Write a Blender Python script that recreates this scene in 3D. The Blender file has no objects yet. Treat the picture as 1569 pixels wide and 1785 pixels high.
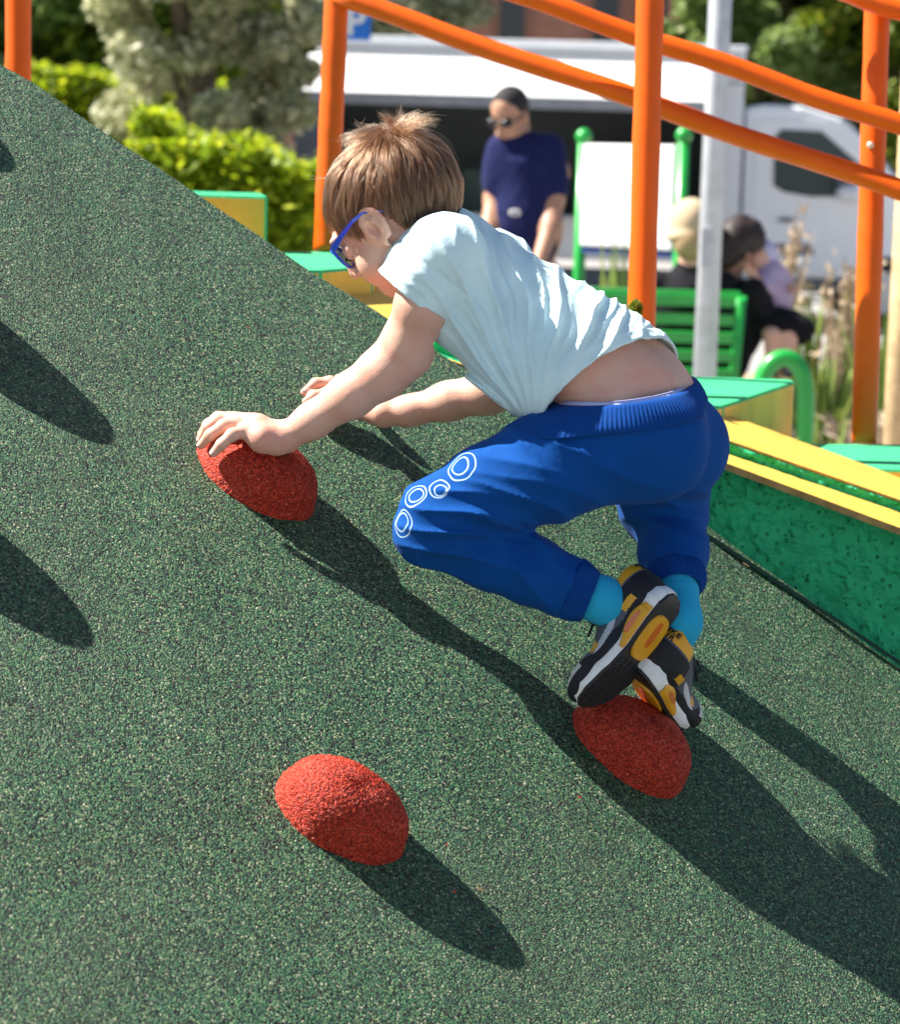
import bpy, bmesh, math, random
import numpy as np
from mathutils import Vector, Matrix
random.seed(7); RNG = np.random.default_rng(7)
SC = bpy.context.scene; COL = SC.collection

# ------------------------------------------------------------------ camera
FPX = 4215.0                                   # focal length in photo pixels (1569x1785)
PITCH = math.atan(592 / FPX); ROLL = math.radians(1.6); EYE = 1.4
cF = np.array([0, math.cos(PITCH), -math.sin(PITCH)])
_Z = np.array([0, math.sin(PITCH), math.cos(PITCH)]); _X = np.array([1.0, 0, 0])
cR = math.cos(ROLL) * _X + math.sin(ROLL) * _Z
cU = math.cos(ROLL) * _Z - math.sin(ROLL) * _X
CAM = np.array([0, 0, EYE])
cam_d = bpy.data.cameras.new('camera'); cam = bpy.data.objects.new('camera', cam_d); COL.objects.link(cam)
M = Matrix.Identity(4)
for i in range(3):
    M[i][0] = cR[i]; M[i][1] = cU[i]; M[i][2] = -cF[i]; M[i][3] = CAM[i]
cam.matrix_world = M
cam_d.sensor_fit = 'VERTICAL'; cam_d.sensor_height = 36; cam_d.lens = FPX / 1785 * 36
cam_d.clip_start = 0.05; cam_d.clip_end = 500
cam_d.dof.use_dof = True; cam_d.dof.focus_distance = 3.15; cam_d.dof.aperture_fstop = 6.8
SC.camera = cam

# ------------------------------------------------------------------ light
SUN_AZ = math.radians(7); SUN_EL = math.radians(49)      # from the left, a little behind the scene
S = np.array([-math.cos(SUN_AZ) * math.cos(SUN_EL), math.sin(SUN_AZ) * math.cos(SUN_EL), math.sin(SUN_EL)])
world = bpy.data.worlds.new('World'); SC.world = world; world.use_nodes = True
wn = world.node_tree; bg = wn.nodes['Background']
sky = wn.nodes.new('ShaderNodeTexSky'); sky.sky_type = 'NISHITA'; sky.sun_disc = False
sky.sun_elevation = SUN_EL; sky.sun_rotation = math.atan2(S[0], S[1])
wn.links.new(sky.outputs[0], bg.inputs[0]); bg.inputs[1].default_value = 0.05
sd = bpy.data.lights.new('sun', 'SUN'); sd.energy = 5.0; sd.angle = math.radians(0.5); sd.color = (1.0, 0.95, 0.86)
sun = bpy.data.objects.new('sun', sd); COL.objects.link(sun)
sun.rotation_euler = Vector(S).to_track_quat('Z', 'Y').to_euler(); sun.location = (-6, 2, 8)
SC.view_settings.view_transform = 'Standard'; SC.view_settings.look = 'None'
SC.view_settings.gamma = 1; SC.view_settings.exposure = 1.4
SC.cycles.use_denoising = True
SC.cycles.max_bounces = 8; SC.cycles.transparent_max_bounces = 12

# ------------------------------------------------------------------ places
def at(x, y, D):
    "world point seen at photo pixel (x, y) at depth D"
    return CAM + D * (cF + (x - 784.5) / FPX * cR - (y - 892.5) / FPX * cU)
def onz(x, y, z):
    d = at(x, y, 1.0) - CAM
    return CAM + d * ((z - EYE) / d[2])
RN = 0.65 * cR + cU - 0.82 * cF; RN = RN / np.linalg.norm(RN)       # climbing slope normal
RP = at(450, 850, 3.26)
def onramp(x, y, off=0.0):
    d = at(x, y, 1.0) - CAM
    return CAM + d * (((RP - CAM) @ RN + off) / (d @ RN))
RC = cR * 0.838 - cU * 0.545; RC = RC - (RC @ RN) * RN; RC /= np.linalg.norm(RC)   # runs down to the right, parallel to the far edge
RD = np.cross(RC, RN); RD /= np.linalg.norm(RD)
if RD[1] > 0: RD = -RD                                             # towards the camera, down

# ------------------------------------------------------------------ object helpers
def empty(name, loc=(0, 0, 0), label=None, cat=None, group=None, kind=None):
    o = bpy.data.objects.new(name, None); COL.objects.link(o); o.location = Vector(loc)
    o.empty_display_size = 0.05
    return tag(o, label, cat, group, kind)
def tag(o, label=None, cat=None, group=None, kind=None):
    if label: o['label'] = label
    if cat: o['category'] = cat
    if group: o['group'] = group
    if kind: o['kind'] = kind
    return o
def setparent(o, parent):
    if parent is not None:
        o.parent = parent
        o.matrix_parent_inverse = Matrix.Translation(-parent.location) if parent.parent is None else Matrix.Identity(4)
        if parent.parent is not None:                     # sub-part: parent is a part sitting at identity
            o.matrix_parent_inverse = Matrix.Identity(4)
    return o
def mesh_obj(name, verts, faces, mat=None, parent=None, smooth=False, mats=None, midx=None):
    me = bpy.data.meshes.new(name)
    me.from_pydata([tuple(v) for v in verts], [], [tuple(f) for f in faces]) if not isinstance(faces, np.ndarray) else fast_mesh(me, verts, faces)
    for m in (mats or ([mat] if mat else [])): me.materials.append(m)
    if midx is not None: me.polygons.foreach_set('material_index', np.asarray(midx, dtype=np.int32))
    if smooth: me.polygons.foreach_set('use_smooth', [True] * len(me.polygons))
    me.update()
    o = bpy.data.objects.new(name, me); COL.objects.link(o)
    return setparent(o, parent)
def fast_mesh(me, v, f):
    v = np.asarray(v, dtype=np.float32); f = np.asarray(f, dtype=np.int32); k = f.shape[1]
    me.vertices.add(len(v)); me.vertices.foreach_set('co', v.ravel())
    me.loops.add(f.size); me.loops.foreach_set('vertex_index', f.ravel())
    me.polygons.add(len(f)); me.polygons.foreach_set('loop_start', np.arange(0, f.size, k, dtype=np.int32))
    me.validate(); me.update()

class MB:
    "collects shapes into one mesh"
    def __init__(s): s.bm = bmesh.new()
    def poly(s, pts, mi=0):
        f = s.bm.faces.new([s.bm.verts.new(Vector(p)) for p in pts]); f.material_index = mi; return f
    def hexa(s, p, mi=0, bev=0.0):
        "p: 4 bottom points then 4 top points"
        v = [s.bm.verts.new(Vector(q)) for q in p]; fs = []
        for q in ((3, 2, 1, 0), (4, 5, 6, 7), (0, 1, 5, 4), (1, 2, 6, 5), (2, 3, 7, 6), (3, 0, 4, 7)):
            f = s.bm.faces.new([v[i] for i in q]); f.material_index = mi; fs.append(f)
        if bev:
            es = list({e for f in fs for e in f.edges})
            bmesh.ops.bevel(s.bm, geom=es, offset=bev, segments=2, affect='EDGES', profile=0.6)
        return s
    def box(s, c, size, rz=0, mi=0, bev=0.0, rot=None):
        hx, hy, hz = [q / 2 for q in size]
        m = rot if rot is not None else Matrix.Rotation(rz, 3, 'Z')
        P = [Vector(c) + m @ Vector((a * hx, b * hy, d * hz)) for d in (-1, 1) for a, b in ((-1, -1), (1, -1), (1, 1), (-1, 1))]
        return s.hexa(P, mi, bev)
    def prism(s, top, z0, mi=0, bev=0.0):
        "vertical prism: top outline (3-D points) dropped to z0"
        n = len(top); t = [s.bm.verts.new(Vector(p)) for p in top]
        b = [s.bm.verts.new(Vector((p[0], p[1], z0))) for p in top]
        fs = [s.bm.faces.new(t), s.bm.faces.new(b[::-1])]
        for i in range(n): fs.append(s.bm.faces.new([t[(i + 1) % n], t[i], b[i], b[(i + 1) % n]]))
        for f in fs: f.material_index = mi
        bmesh.ops.recalc_face_normals(s.bm, faces=fs)
        if bev: bmesh.ops.bevel(s.bm, geom=list({e for f in fs for e in f.edges}), offset=bev, segments=2, affect='EDGES', profile=0.6)
        return s
    def tube(s, pts, r, n=14, mi=0, caps=True, flat=1.0):
        pts = [Vector(p) for p in pts]; rs = r if hasattr(r, '__len__') else [r] * len(pts)
        rings = []; up = None
        for i, p in enumerate(pts):
            t = (pts[min(i + 1, len(pts) - 1)] - pts[max(i - 1, 0)]).normalized()
            if up is None: up = t.orthogonal().normalized()
            up = (up - up.dot(t) * t).normalized(); sd_ = t.cross(up)
            rings.append([s.bm.verts.new(p + rs[i] * (math.cos(a) * up + flat * math.sin(a) * sd_)) for a in [2 * math.pi * k / n for k in range(n)]])
        for a, b in zip(rings, rings[1:]):
            for k in range(n):
                f = s.bm.faces.new([a[k], a[(k + 1) % n], b[(k + 1) % n], b[k]]); f.smooth = True; f.material_index = mi
        if caps:
            for q in (rings[0][::-1], rings[-1]):
                f = s.bm.faces.new(q); f.material_index = mi
        return s
    def ball(s, c, r, mi=0, sub=3, scale=None):
        m = Matrix.Translation(Vector(c)) @ (Matrix.Diagonal((*(scale or (1, 1, 1)), 1)))
        g = bmesh.ops.create_icosphere(s.bm, subdivisions=sub, radius=r, matrix=m)
        for v in g['verts']:
            for f in v.link_faces: f.smooth = True; f.material_index = mi
        return s
    def build(s, name, mat=None, parent=None, mats=None):
        bmesh.ops.recalc_face_normals(s.bm, faces=s.bm.faces)
        me = bpy.data.meshes.new(name); s.bm.to_mesh(me); s.bm.free()
        for m in (mats or ([mat] if mat else [])): me.materials.append(m)
        o = bpy.data.objects.new(name, me); COL.objects.link(o)
        return setparent(o, parent)

# ------------------------------------------------------------------ materials
def material(name):
    m = bpy.data.materials.new(name); m.use_nodes = True
    return m, m.node_tree, m.node_tree.nodes['Principled BSDF']
def nd(t, kind, **kw):
    n = t.nodes.new(kind)
    for k, v in kw.items():
        if k in n.inputs: n.inputs[k].default_value = v
        else: setattr(n, k, v)
    return n
def ramp(t, src, stops, interp='LINEAR'):
    r = t.nodes.new('ShaderNodeValToRGB'); r.color_ramp.interpolation = interp
    e = r.color_ramp.elements
    while len(e) < len(stops): e.new(0.5)
    for i, (p, c) in enumerate(stops): e[i].position = p; e[i].color = (*c, 1) if len(c) == 3 else c
    t.links.new(src, r.inputs[0]); return r.outputs[0]
def mix(t, fac, a, b, mode='MIX'):
    n = t.nodes.new('ShaderNodeMix'); n.data_type = 'RGBA'; n.blend_type = mode
    for i, v in ((0, fac), (6, a), (7, b)):
        if hasattr(v, 'is_linked'): t.links.new(v, n.inputs[i])
        else: n.inputs[i].default_value = v if i == 0 else (*v, 1)
    return n.outputs[2]
def coords(t, scale=(1, 1, 1), which='Object'):
    tc = t.nodes.new('ShaderNodeTexCoord'); mp = t.nodes.new('ShaderNodeMapping'); mp.inputs['Scale'].default_value = scale
    t.links.new(tc.outputs[which], mp.inputs[0]); return mp.outputs[0]
def noise(t, vec, scale, detail=3, rough=0.55):
    n = nd(t, 'ShaderNodeTexNoise', Scale=scale, Detail=detail, Roughness=rough); t.links.new(vec, n.inputs['Vector']); return n.outputs[0]
def bump(t, b, h, strength, dist, prev=None):
    n = nd(t, 'ShaderNodeBump', Strength=strength, Distance=dist); t.links.new(h, n.inputs['Height'])
    if prev is not None: t.links.new(prev, n.inputs['Normal'])
    t.links.new(n.outputs[0], b.inputs['Normal']); return n.outputs[0]
def simple(name, col, rough=0.5, metal=0, var=0.12, vscale=8, bmp=0.0, bscale=60, bdist=0.002, spec=None, coat=0):
    m, t, b = material(name); v = coords(t)
    c2 = tuple(max(0, q * (1 - var)) for q in col); c1 = tuple(min(1, q * (1 + var)) for q in col)
    t.links.new(ramp(t, noise(t, v, vscale, 5), [(0.3, c2), (0.7, c1)]), b.inputs['Base Color'])
    t.links.new(ramp(t, noise(t, v, vscale * 3, 4), [(0.2, (max(0.02, rough - .08),) * 3), (0.8, (min(1, rough + .08),) * 3)]), b.inputs['Roughness'])
    b.inputs['Metallic'].default_value = metal
    if spec is not None: b.inputs['Specular IOR Level'].default_value = spec
    if coat: b.inputs['Coat Weight'].default_value = coat; b.inputs['Coat Roughness'].default_value = 0.15
    if bmp: bump(t, b, noise(t, v, bscale, 4), bmp, bdist)
    return m
def granules(name, stops, scale=230, tint=None, bdist=0.0022, rough=0.6, wear=None):
    "bonded rubber crumb: every cell a chip with its own colour and tilt"
    m, t, b = material(name); v = coords(t)
    wob = nd(t, 'ShaderNodeTexNoise', Scale=scale * 0.9, Detail=1); t.links.new(v, wob.inputs['Vector'])
    off = t.nodes.new('ShaderNodeVectorMath'); off.operation = 'SCALE'; off.inputs['Scale'].default_value = 1.6 / scale
    t.links.new(wob.outputs['Color'], off.inputs[0])
    add = t.nodes.new('ShaderNodeVectorMath'); add.operation = 'ADD'; t.links.new(v, add.inputs[0]); t.links.new(off.outputs[0], add.inputs[1])
    vo = nd(t, 'ShaderNodeTexVoronoi', Scale=scale); t.links.new(add.outputs[0], vo.inputs['Vector'])
    sep = t.nodes.new('ShaderNodeSeparateColor'); t.links.new(vo.outputs['Color'], sep.inputs[0])
    col = ramp(t, sep.outputs[0], stops, 'CONSTANT')
    if wear:                                   # broad patches where one chip colour has worn
        col = mix(t, ramp(t, noise(t, v, 3.2, 6, .6), [(0.42, (0, 0, 0)), (0.72, (.55, .55, .55))]), col, wear, 'MULTIPLY')
    if wear:
        col = mix(t, ramp(t, noise(t, v, 1.7, 7, .68), [(0.45, (0, 0, 0)), (0.75, (.35, .35, .35))]), col, (.16, .19, .13))
        col = mix(t, ramp(t, noise(t, coords(t, (1, 1, 1)), 9, 8, .7), [(0.56, (0, 0, 0)), (0.74, (.5, .5, .5))]), col, (.045, .075, .05))
    gap = ramp(t, vo.outputs['Distance'], [(0.35, (1, 1, 1)), (0.75, (.45, .45, .45))])
    col = mix(t, 1.0, col, gap, 'MULTIPLY')
    t.links.new(col, b.inputs['Base Color']); b.inputs['Roughness'].default_value = rough; b.inputs['Specular IOR Level'].default_value = .35
    inv = t.nodes.new('ShaderNodeMath'); inv.operation = 'MULTIPLY_ADD'
    inv.inputs[1].default_value = -1.0; t.links.new(vo.outputs['Distance'], inv.inputs[0]); t.links.new(sep.outputs[1], inv.inputs[2])
    p = bump(t, b, inv.outputs[0], 1.0, bdist)
    bump(t, b, noise(t, v, scale * 2.2, 2), 0.5, 0.0009, p)
    return m
M_rubber = granules('green_rubber_crumb', [(0, (.006, .012, .013)), (.28, (.026, .150, .070)), (.50, (.075, .245, .105)), (.71, (.012, .090, .058)), (.81, (.19, .32, .13)), (.95, (.48, .52, .33))], 400, wear=(.80, .82, .76), bdist=0.003, rough=.5)
M_redrub = granules('red_rubber_crumb', [(0, (.56, .032, .010)), (.35, (.76, .055, .020)), (.7, (.84, .090, .036)), (.93, (.85, .13, .085))], 380, bdist=0.0022, rough=.5)
M_rubedge = simple('rubber_underside', (.03, .05, .045), .9)
M_orange = simple('orange_paint', (.72, .105, .0015), .42, var=.07, vscale=14, bmp=.3, bscale=22, bdist=.002, spec=.3)
def painted(name, col, grit=.6, chip=None):
    m, t, b = material(name); v = coords(t)
    base = ramp(t, noise(t, v, 9, 8, .65), [(.3, tuple(q * .82 for q in col)), (.7, tuple(min(1, q * 1.12) for q in col))])
    if chip: base = mix(t, ramp(t, noise(t, v, 70, 6, .75), [(.60, (0, 0, 0)), (.68, (.8, .8, .8))]), base, chip)
    t.links.new(base, b.inputs['Base Color']); b.inputs['Roughness'].default_value = .7
    p = bump(t, b, noise(t, v, 160, 4, .7), grit, .004)
    bump(t, b, noise(t, v, 22, 5), grit * .6, .006, p)
    return m
M_yellow = painted('yellow_paint', (.80, .50, .07), .5, (.60, .34, .06))
M_green = painted('green_paint', (.035, .46, .19), .5)
M_ply = simple('board_edge', (.38, .24, .08), .8, var=.3, vscale=40, bmp=.5, bscale=90)

def roughwall(name, col):
    m, t, b = material(name); v = coords(t)
    t.links.new(ramp(t, noise(t, v, 12, 8, .6), [(.3, tuple(q * .85 for q in col)), (.7, tuple(q * 1.1 for q in col))]), b.inputs['Base Color'])
    b.inputs['Roughness'].default_value = .62
    mus = noise(t, coords(t, (1, 1, 1.6)), 26, 7, .62)
    h = ramp(t, mus, [(.35, (.2, .2, .2)), (.55, (.5, .5, .5)), (.62, (.8, .8, .8)), (.75, (1, 1, 1))])
    p = bump(t, b, h, .7, .012)
    vo = nd(t, 'ShaderNodeTexVoronoi', Scale=75); t.links.new(v, vo.inputs['Vector'])
    pim = ramp(t, vo.outputs['Distance'], [(0.0, (1, 1, 1)), (.25, (0, 0, 0))])
    p = bump(t, b, pim, .9, .010, p)
    bump(t, b, noise(t, v, 240, 3), .35, .002, p)
    return m
M_wall = roughwall('rough_green_render', (.016, .52, .21))
# ------------------------------------------------------------------ ground
def ground():
    m, t, b = material('paving'); v = coords(t)
    c = ramp(t, noise(t, v, 1.2, 8, .6), [(.3, (.27, .26, .26)), (.7, (.36, .35, .34))])
    t.links.new(c, b.inputs['Base Color']); b.inputs['Roughness'].default_value = .85; bump(t, b, noise(t, v, 90, 3), .3, .004)
    o = mesh_obj('ground', [(-150, -60, 0), (150, -60, 0), (150, 260, 0), (-150, 260, 0)], [(0, 1, 2, 3)], m)
    tag(o, kind='structure')
    m2, t, b = material('bare_soil'); v = coords(t)
    c = ramp(t, noise(t, v, 4, 8, .7), [(.3, (.42, .25, .14)), (.55, (.55, .36, .22)), (.8, (.45, .42, .30))])
    t.links.new(c, b.inputs['Base Color']); b.inputs['Roughness'].default_value = .95; bump(t, b, noise(t, v, 40, 6), .6, .02)
    q = [onz(1230, 742, 0), onz(1900, 765, 0), onz(1900, 640, 0), onz(1230, 655, 0)]
    o = mesh_obj('planting_soil', [(p[0], p[1], .004) for p in q], [(0, 1, 2, 3)], m2); tag(o, kind='structure')
    m3, t, b = material('lawn_grass'); v = coords(t)
    t.links.new(ramp(t, noise(t, v, 6, 8, .7), [(.3, (.05, .10, .02)), (.7, (.13, .20, .04))]), b.inputs['Base Color']); b.inputs['Roughness'].default_value = .9
    bump(t, b, noise(t, v, 60, 4), .8, .03)
    o = mesh_obj('lawn', [(-40, 9, .004), (-2.2, 9, .004), (-2.2, 40, .004), (-40, 40, .004)], [(0, 1, 2, 3)], m3); tag(o, kind='structure')
    # kerb round the planting bed
    k = MB(); a = onz(1230, 752, 0); b_ = onz(1900, 772, 0)
    k.hexa([(a[0], a[1] - .12, .0), (b_[0], b_[1] - .12, .0), (b_[0], b_[1], .0), (a[0], a[1], .0), (a[0], a[1] - .12, .1), (b_[0], b_[1] - .12, .1), (b_[0], b_[1], .1), (a[0], a[1], .1)], bev=.01)
    o = k.build('kerb', simple('kerb_stone', (.55, .55, .56), .8)); tag(o, kind='structure')
ground()

# ------------------------------------------------------------------ climbing slope
def slope():
    # grid over the plane in (RC, RD) coordinates measured from RP
    corner = onramp(0, 112); uc = (corner - RP) @ RC; edge_c = []
    u0, u1 = -2.6, 3.0; n = 180
    us = np.linspace(u0, u1, n)
    # far edge in v (towards camera positive) from three pixels seen in the photograph
    pts = [(-400, -150), (0, 112), (59, 147), (150, 208), (221, 257), (344, 333), (458, 410), (560, 476), (672, 545), (830, 650), (1000, 757), (1235, 915), (1400, 1030), (1569, 1152), (1800, 1310)]
    e = np.array([[(onramp(*p) - RP) @ RC, (onramp(*p) - RP) @ RD] for p in pts])
    ve = np.interp(us, e[:, 0], e[:, 1])
    for i in range(n):
        if us[i] < e[0, 0]: ve[i] = e[0, 1]
        if us[i] > e[-1, 0]: ve[i] = e[-1, 1]
    v1 = 2.0; m = 90; V = []; F_ = []
    for i in range(n):
        for j in range(m):
            s = (j / (m - 1)) ** 1.5; v = ve[i] + (v1 - ve[i]) * s
            h = 0.004 * math.sin(us[i] * 5.1 + v * 2) + 0.003 * math.sin(v * 7.3 + us[i] * 2.2) + .0012 * math.sin(us[i] * 31 + 3 * math.sin(v * 9))
            if j == 0: h -= .004
            elif j == 1: h -= .001
            p = RP + RC * us[i] + RD * v + RN * (h - .003)
            p[2] = max(p[2], 0.0)
            V.append(p)
    for i in range(n - 1):
        for j in range(m - 1):
            a = i * m + j; F_.append((a, a + m, a + m + 1, a + 1))
    nv = len(V); mi = [0] * len(F_)
    # rim: a dark lip under the rubber along the far edge, then a painted back wall to the ground
    for i in range(n):
        p = V[i * m].copy(); V.append(p - RN * .018 - np.array([0, 0, 0])); 
    for i in range(n):
        p = V[i * m]; V.append(np.array([p[0], p[1] + .0, 0.0]))
    for i in range(n - 1):
        a, b_ = i * m, (i + 1) * m; c, d = nv + i, nv + i + 1; g, h2 = nv + n + i, nv + n + i + 1
        F_.append((a, c, d, b_)); mi.append(1); F_.append((c, g, h2, d)); mi.append(2)
    o = mesh_obj('climbing_slope', V, F_, mats=[M_rubber, M_rubedge, simple('slope_side', (.3, .29, .27), .9)], midx=mi, smooth=True)
    tag(o, 'dark green speckled rubber climbing slope falling away to the right', 'climbing slope')
    P = [(900, 712), (1000, 780), (1100, 846), (1235, 934), (1320, 990), (1400, 1043), (1480, 1095), (1569, 1155), (1750, 1275)]; A = []  # thin raised strip, coloured dark as a painted shadow line beside the wall
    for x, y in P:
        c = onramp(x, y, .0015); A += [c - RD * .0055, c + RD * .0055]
    mesh_obj('shadow_strip', A, [(2 * i, 2 * i + 1, 2 * i + 3, 2 * i + 2) for i in range(len(P) - 1)], simple('painted_shadow', (.004, .016, .014), .95, bmp=.8, bscale=300, spec=.05), o)
slope()

# ------------------------------------------------------------------ holds
def hold(x, y, label, a=.088, b=.060, h=.068, seed=0):
    c = onramp(x, y); rng = np.random.default_rng(seed + 3)
    nu, nr = 220, 56; V = []; F_ = []
    ph = rng.uniform(0, 6.28, 12)
    for j in range(nr + 1):
        s = j / nr; ang = s * math.pi / 2            # 0 = top, pi/2 = rim
        rr = math.sin(ang) ** .80; hh = math.cos(ang) ** .72
        for i in range(nu):
            t_ = 2 * math.pi * i / nu
            w = 1 + .03 * math.sin(2 * t_ + ph[0]) + .02 * math.sin(3 * t_ + ph[1]) + .008 * math.sin(7 * t_ + ph[2])
            n_ = rng.normal(0, .0004) if j else 0
            flare = .004 * max(0, s - .9) * 10
            px = (a * w + flare) * rr * math.cos(t_); py = (b * w + flare) * rr * math.sin(t_)
            V.append(c + RC * (px + n_ * math.cos(t_)) + RD * (py + n_ * math.sin(t_)) + RN * (hh * h * (1 + .02 * math.sin(2 * t_ + ph[3]) * s) + n_ - .006))
    for j in range(nr):
        for i in range(nu):
            q = j * nu + i; r_ = j * nu + (i + 1) % nu
            F_.append((q, q + nu, r_ + nu, r_))
    V.append(c + RN * (h - .006)); 
    o = mesh_obj('climbing_hold', V, F_, M_redrub, smooth=True)
    tag(o, label, 'climbing hold', 'red climbing holds on the slope')
    return o
hold(447, 833, "red rubber climbing hold under the child's left hand", seed=1)
hold(1098, 1307, "red rubber climbing hold under the toe of the child's shoe", seed=2)
hold(592, 1420, 'red rubber climbing hold standing free, nearest to the camera', a=.083, b=.057, seed=3)
hold(-122, 517, 'red rubber hold outside the frame casting the middle shadow at left', h=.083, seed=4)
hold(-175, 858, 'red rubber hold outside the frame casting the lowest shadow at left', h=.083, seed=5)
hold(-245, 88, 'red rubber hold outside the frame casting the small shadow at top left', h=.083, seed=6)

# ------------------------------------------------------------------ stairs beside the slope
def sub(mb_pts, d): return [np.array(p) + np.array(d) for p in mb_pts]
def gridpanel(mb, A, B, Cc, Dd, nu, nv, amp, seed, nrm):
    "rough panel between four corners (A-B top, D-C bottom), bumps along nrm"
    rng = np.random.default_rng(seed); H = np.zeros((nv + 1, nu + 1))
    for sc_, am in ((5, .5), (11, .6), (23, .5), (47, .4)):
        g = rng.normal(0, 1, (sc_ + 3, sc_ * 3 + 3))
        yy = np.linspace(0, sc_, nv + 1); xx = np.linspace(0, sc_ * 3, nu + 1)
        yi = yy.astype(int); xi = xx.astype(int); fy = (yy - yi)[:, None]; fx = (xx - xi)[None]
        fy = fy * fy * (3 - 2 * fy); fx = fx * fx * (3 - 2 * fx)
        H += am * ((g[yi][:, xi] * (1 - fx) + g[yi][:, xi + 1] * fx) * (1 - fy) + (g[yi + 1][:, xi] * (1 - fx) + g[yi + 1][:, xi + 1] * fx) * fy)
    H = np.where(H > .3, H * 1.2, H * .35); H -= H.min(); H *= amp / H.max()
    vs = []
    for j in range(nv + 1):
        for i in range(nu + 1):
            u, v = i / nu, j / nv
            p = (1 - v) * ((1 - u) * A + u * B) + v * ((1 - u) * Dd + u * Cc) + nrm * H[j, i]
            vs.append(mb.bm.verts.new(Vector(p)))
    for j in range(nv):
        for i in range(nu):
            q = j * (nu + 1) + i
            f = mb.bm.faces.new([vs[q], vs[q + 1], vs[q + nu + 2], vs[q + nu + 1]]); f.smooth = True
Yf = np.array([0, -1.0, 0])
def stairs():
    # four straight lines seen in the photograph: lower board front/back, upper board front/back
    def line(x, x0, y0, x1, y1, D): return at(x, y0 + (x - x0) * (y1 - y0) / (x1 - x0), D)
    LF = lambda x: line(x, 1266, 807, 1569, 920, 3.735)
    LB = lambda x: line(x, 1266, 790, 1569, 893, 3.95)
    UF = lambda x: line(x, 1266, 766, 1569, 871, 3.955)
    UB = lambda x: line(x, 1266, 721, 1569, 832, 4.30)
    x0, x1 = 545, 1800; dn = np.array([0, 0, -.012])
    w = MB(); AT, BT = LF(x0) + dn + [0, .045, 0], LF(x1) + dn + [0, .045, 0]
    AB = np.array([AT[0], AT[1], 0.]); BB = np.array([BT[0], BT[1], 0.])
    AM = AT + [0, 0, -.45]; BM = BT + [0, 0, -.45]
    gridpanel(w, AT, BT, BM, AM, 700, 200, .028, 5, Yf)
    w.hexa([AB, BB, BB + [0, .2, 0], AB + [0, .2, 0], AT, BT, BT + [0, .2, 0], AT + [0, .2, 0]])
    o = w.build('side_wall', M_wall); tag(o, 'rough dark green rendered wall beside the climbing slope', 'wall')
    def board(F0, B0, xa, xb, label, th=.011):
        n_ = 90; mb = MB(); rng = np.random.default_rng(int(xa)); prev = None
        for i in range(n_ + 1):
            x = xa + (xb - xa) * i / n_; f, b_ = F0(x), B0(x); wv = rng.normal(0, .00025, 3)
            ring = [mb.bm.verts.new(Vector(q)) for q in (f + [0, wv[0], -th], f + [0, wv[0], 0], f * .97 + b_ * .03 + [0, 0, .0015], b_ + [0, wv[1], wv[2]], b_ + [0, wv[1], -th])]
            if prev:
                for q in range(5):
                    f_ = mb.bm.faces.new([prev[q], ring[q], ring[(q + 1) % 5], prev[(q + 1) % 5]]); f_.material_index = 1 if q in (0, 4) else 0
            prev = ring
        ob = mb.build('coping_board', mats=[M_yellow, M_ply]); tag(ob, label, 'coping board')
    board(LF, LB, x0, x1, 'narrow yellow coping board capping the wall next to the slope')
    w = MB(); A2, B2 = UF(x0) + dn * .4, UF(x1) + dn * .4; d2 = np.array([0, 0, -.10])
    gridpanel(w, A2 + [0, .004, 0], B2 + [0, .004, 0], B2 + d2, A2 + d2, 620, 30, .016, 8, Yf)
    w.hexa([A2 + d2, B2 + d2, B2 + d2 + [0, .3, 0], A2 + d2 + [0, .3, 0], A2 + [0, .004, 0], B2 + [0, .004, 0], UB(x1) + dn + [0, -.02, 0], UB(x0) + dn + [0, -.02, 0]])
    o = w.build('upper_kerb', M_wall); tag(o, 'low rough green kerb between the two yellow boards', 'kerb')
    board(UF, UB, x0, x1, 'wider yellow coping board along the foot of the steps', th=.004)
    # steps, each with a green tread and yellow sides
    def step(name, z, pts, label):
        top = []
        for x, y in pts:                                   # y below 10: a depth instead of a pixel row
            if y < 10: q = at(x, 900, y); top.append(np.array([q[0], q[1], z]))
            else: top.append(onz(x, y, z))
        mb = MB(); mb.prism(top, 0.0, mi=1, bev=.006)
        mb.bm.faces.ensure_lookup_table()
        for f in mb.bm.faces:
            f.normal_update()
            if f.normal.z > .7: f.material_index = 0
            elif f.normal.z < -.5: f.material_index = 1
        # green paint runs a little over the edge
        ob = mb.build(name, mats=[M_green, M_yellow]); tag(ob, label, 'step', 'painted steps beside the slope'); return ob
    step('concrete_step', 1.345, [(250, 5.3), (446, 5.3), (457, 4.75), (250, 4.75)], 'highest green topped step, showing above the slope edge at left')
    step('concrete_step', 1.236, [(470, 438), (705, 440), (650, 463), (560, 470), (470, 470)], "green topped step beyond the child's face")
    step('concrete_step', 1.118, [(700, 4.6), (940, 4.6), (925, 4.06), (700, 4.06)], "green topped step showing below the child's chest")
    step('concrete_step', 1.01, [(935, 648), (1380, 661), (1386, 665), (1262, 706), (1200, 4.12), (935, 4.12)], "tall yellow sided step with green top, at the child's back")
    step('concrete_step', 0.90, [(1375, 773), (1760, 776), (1900, 4.31), (1375, 4.31)], 'lowest green topped step at the right edge')
stairs()

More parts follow.
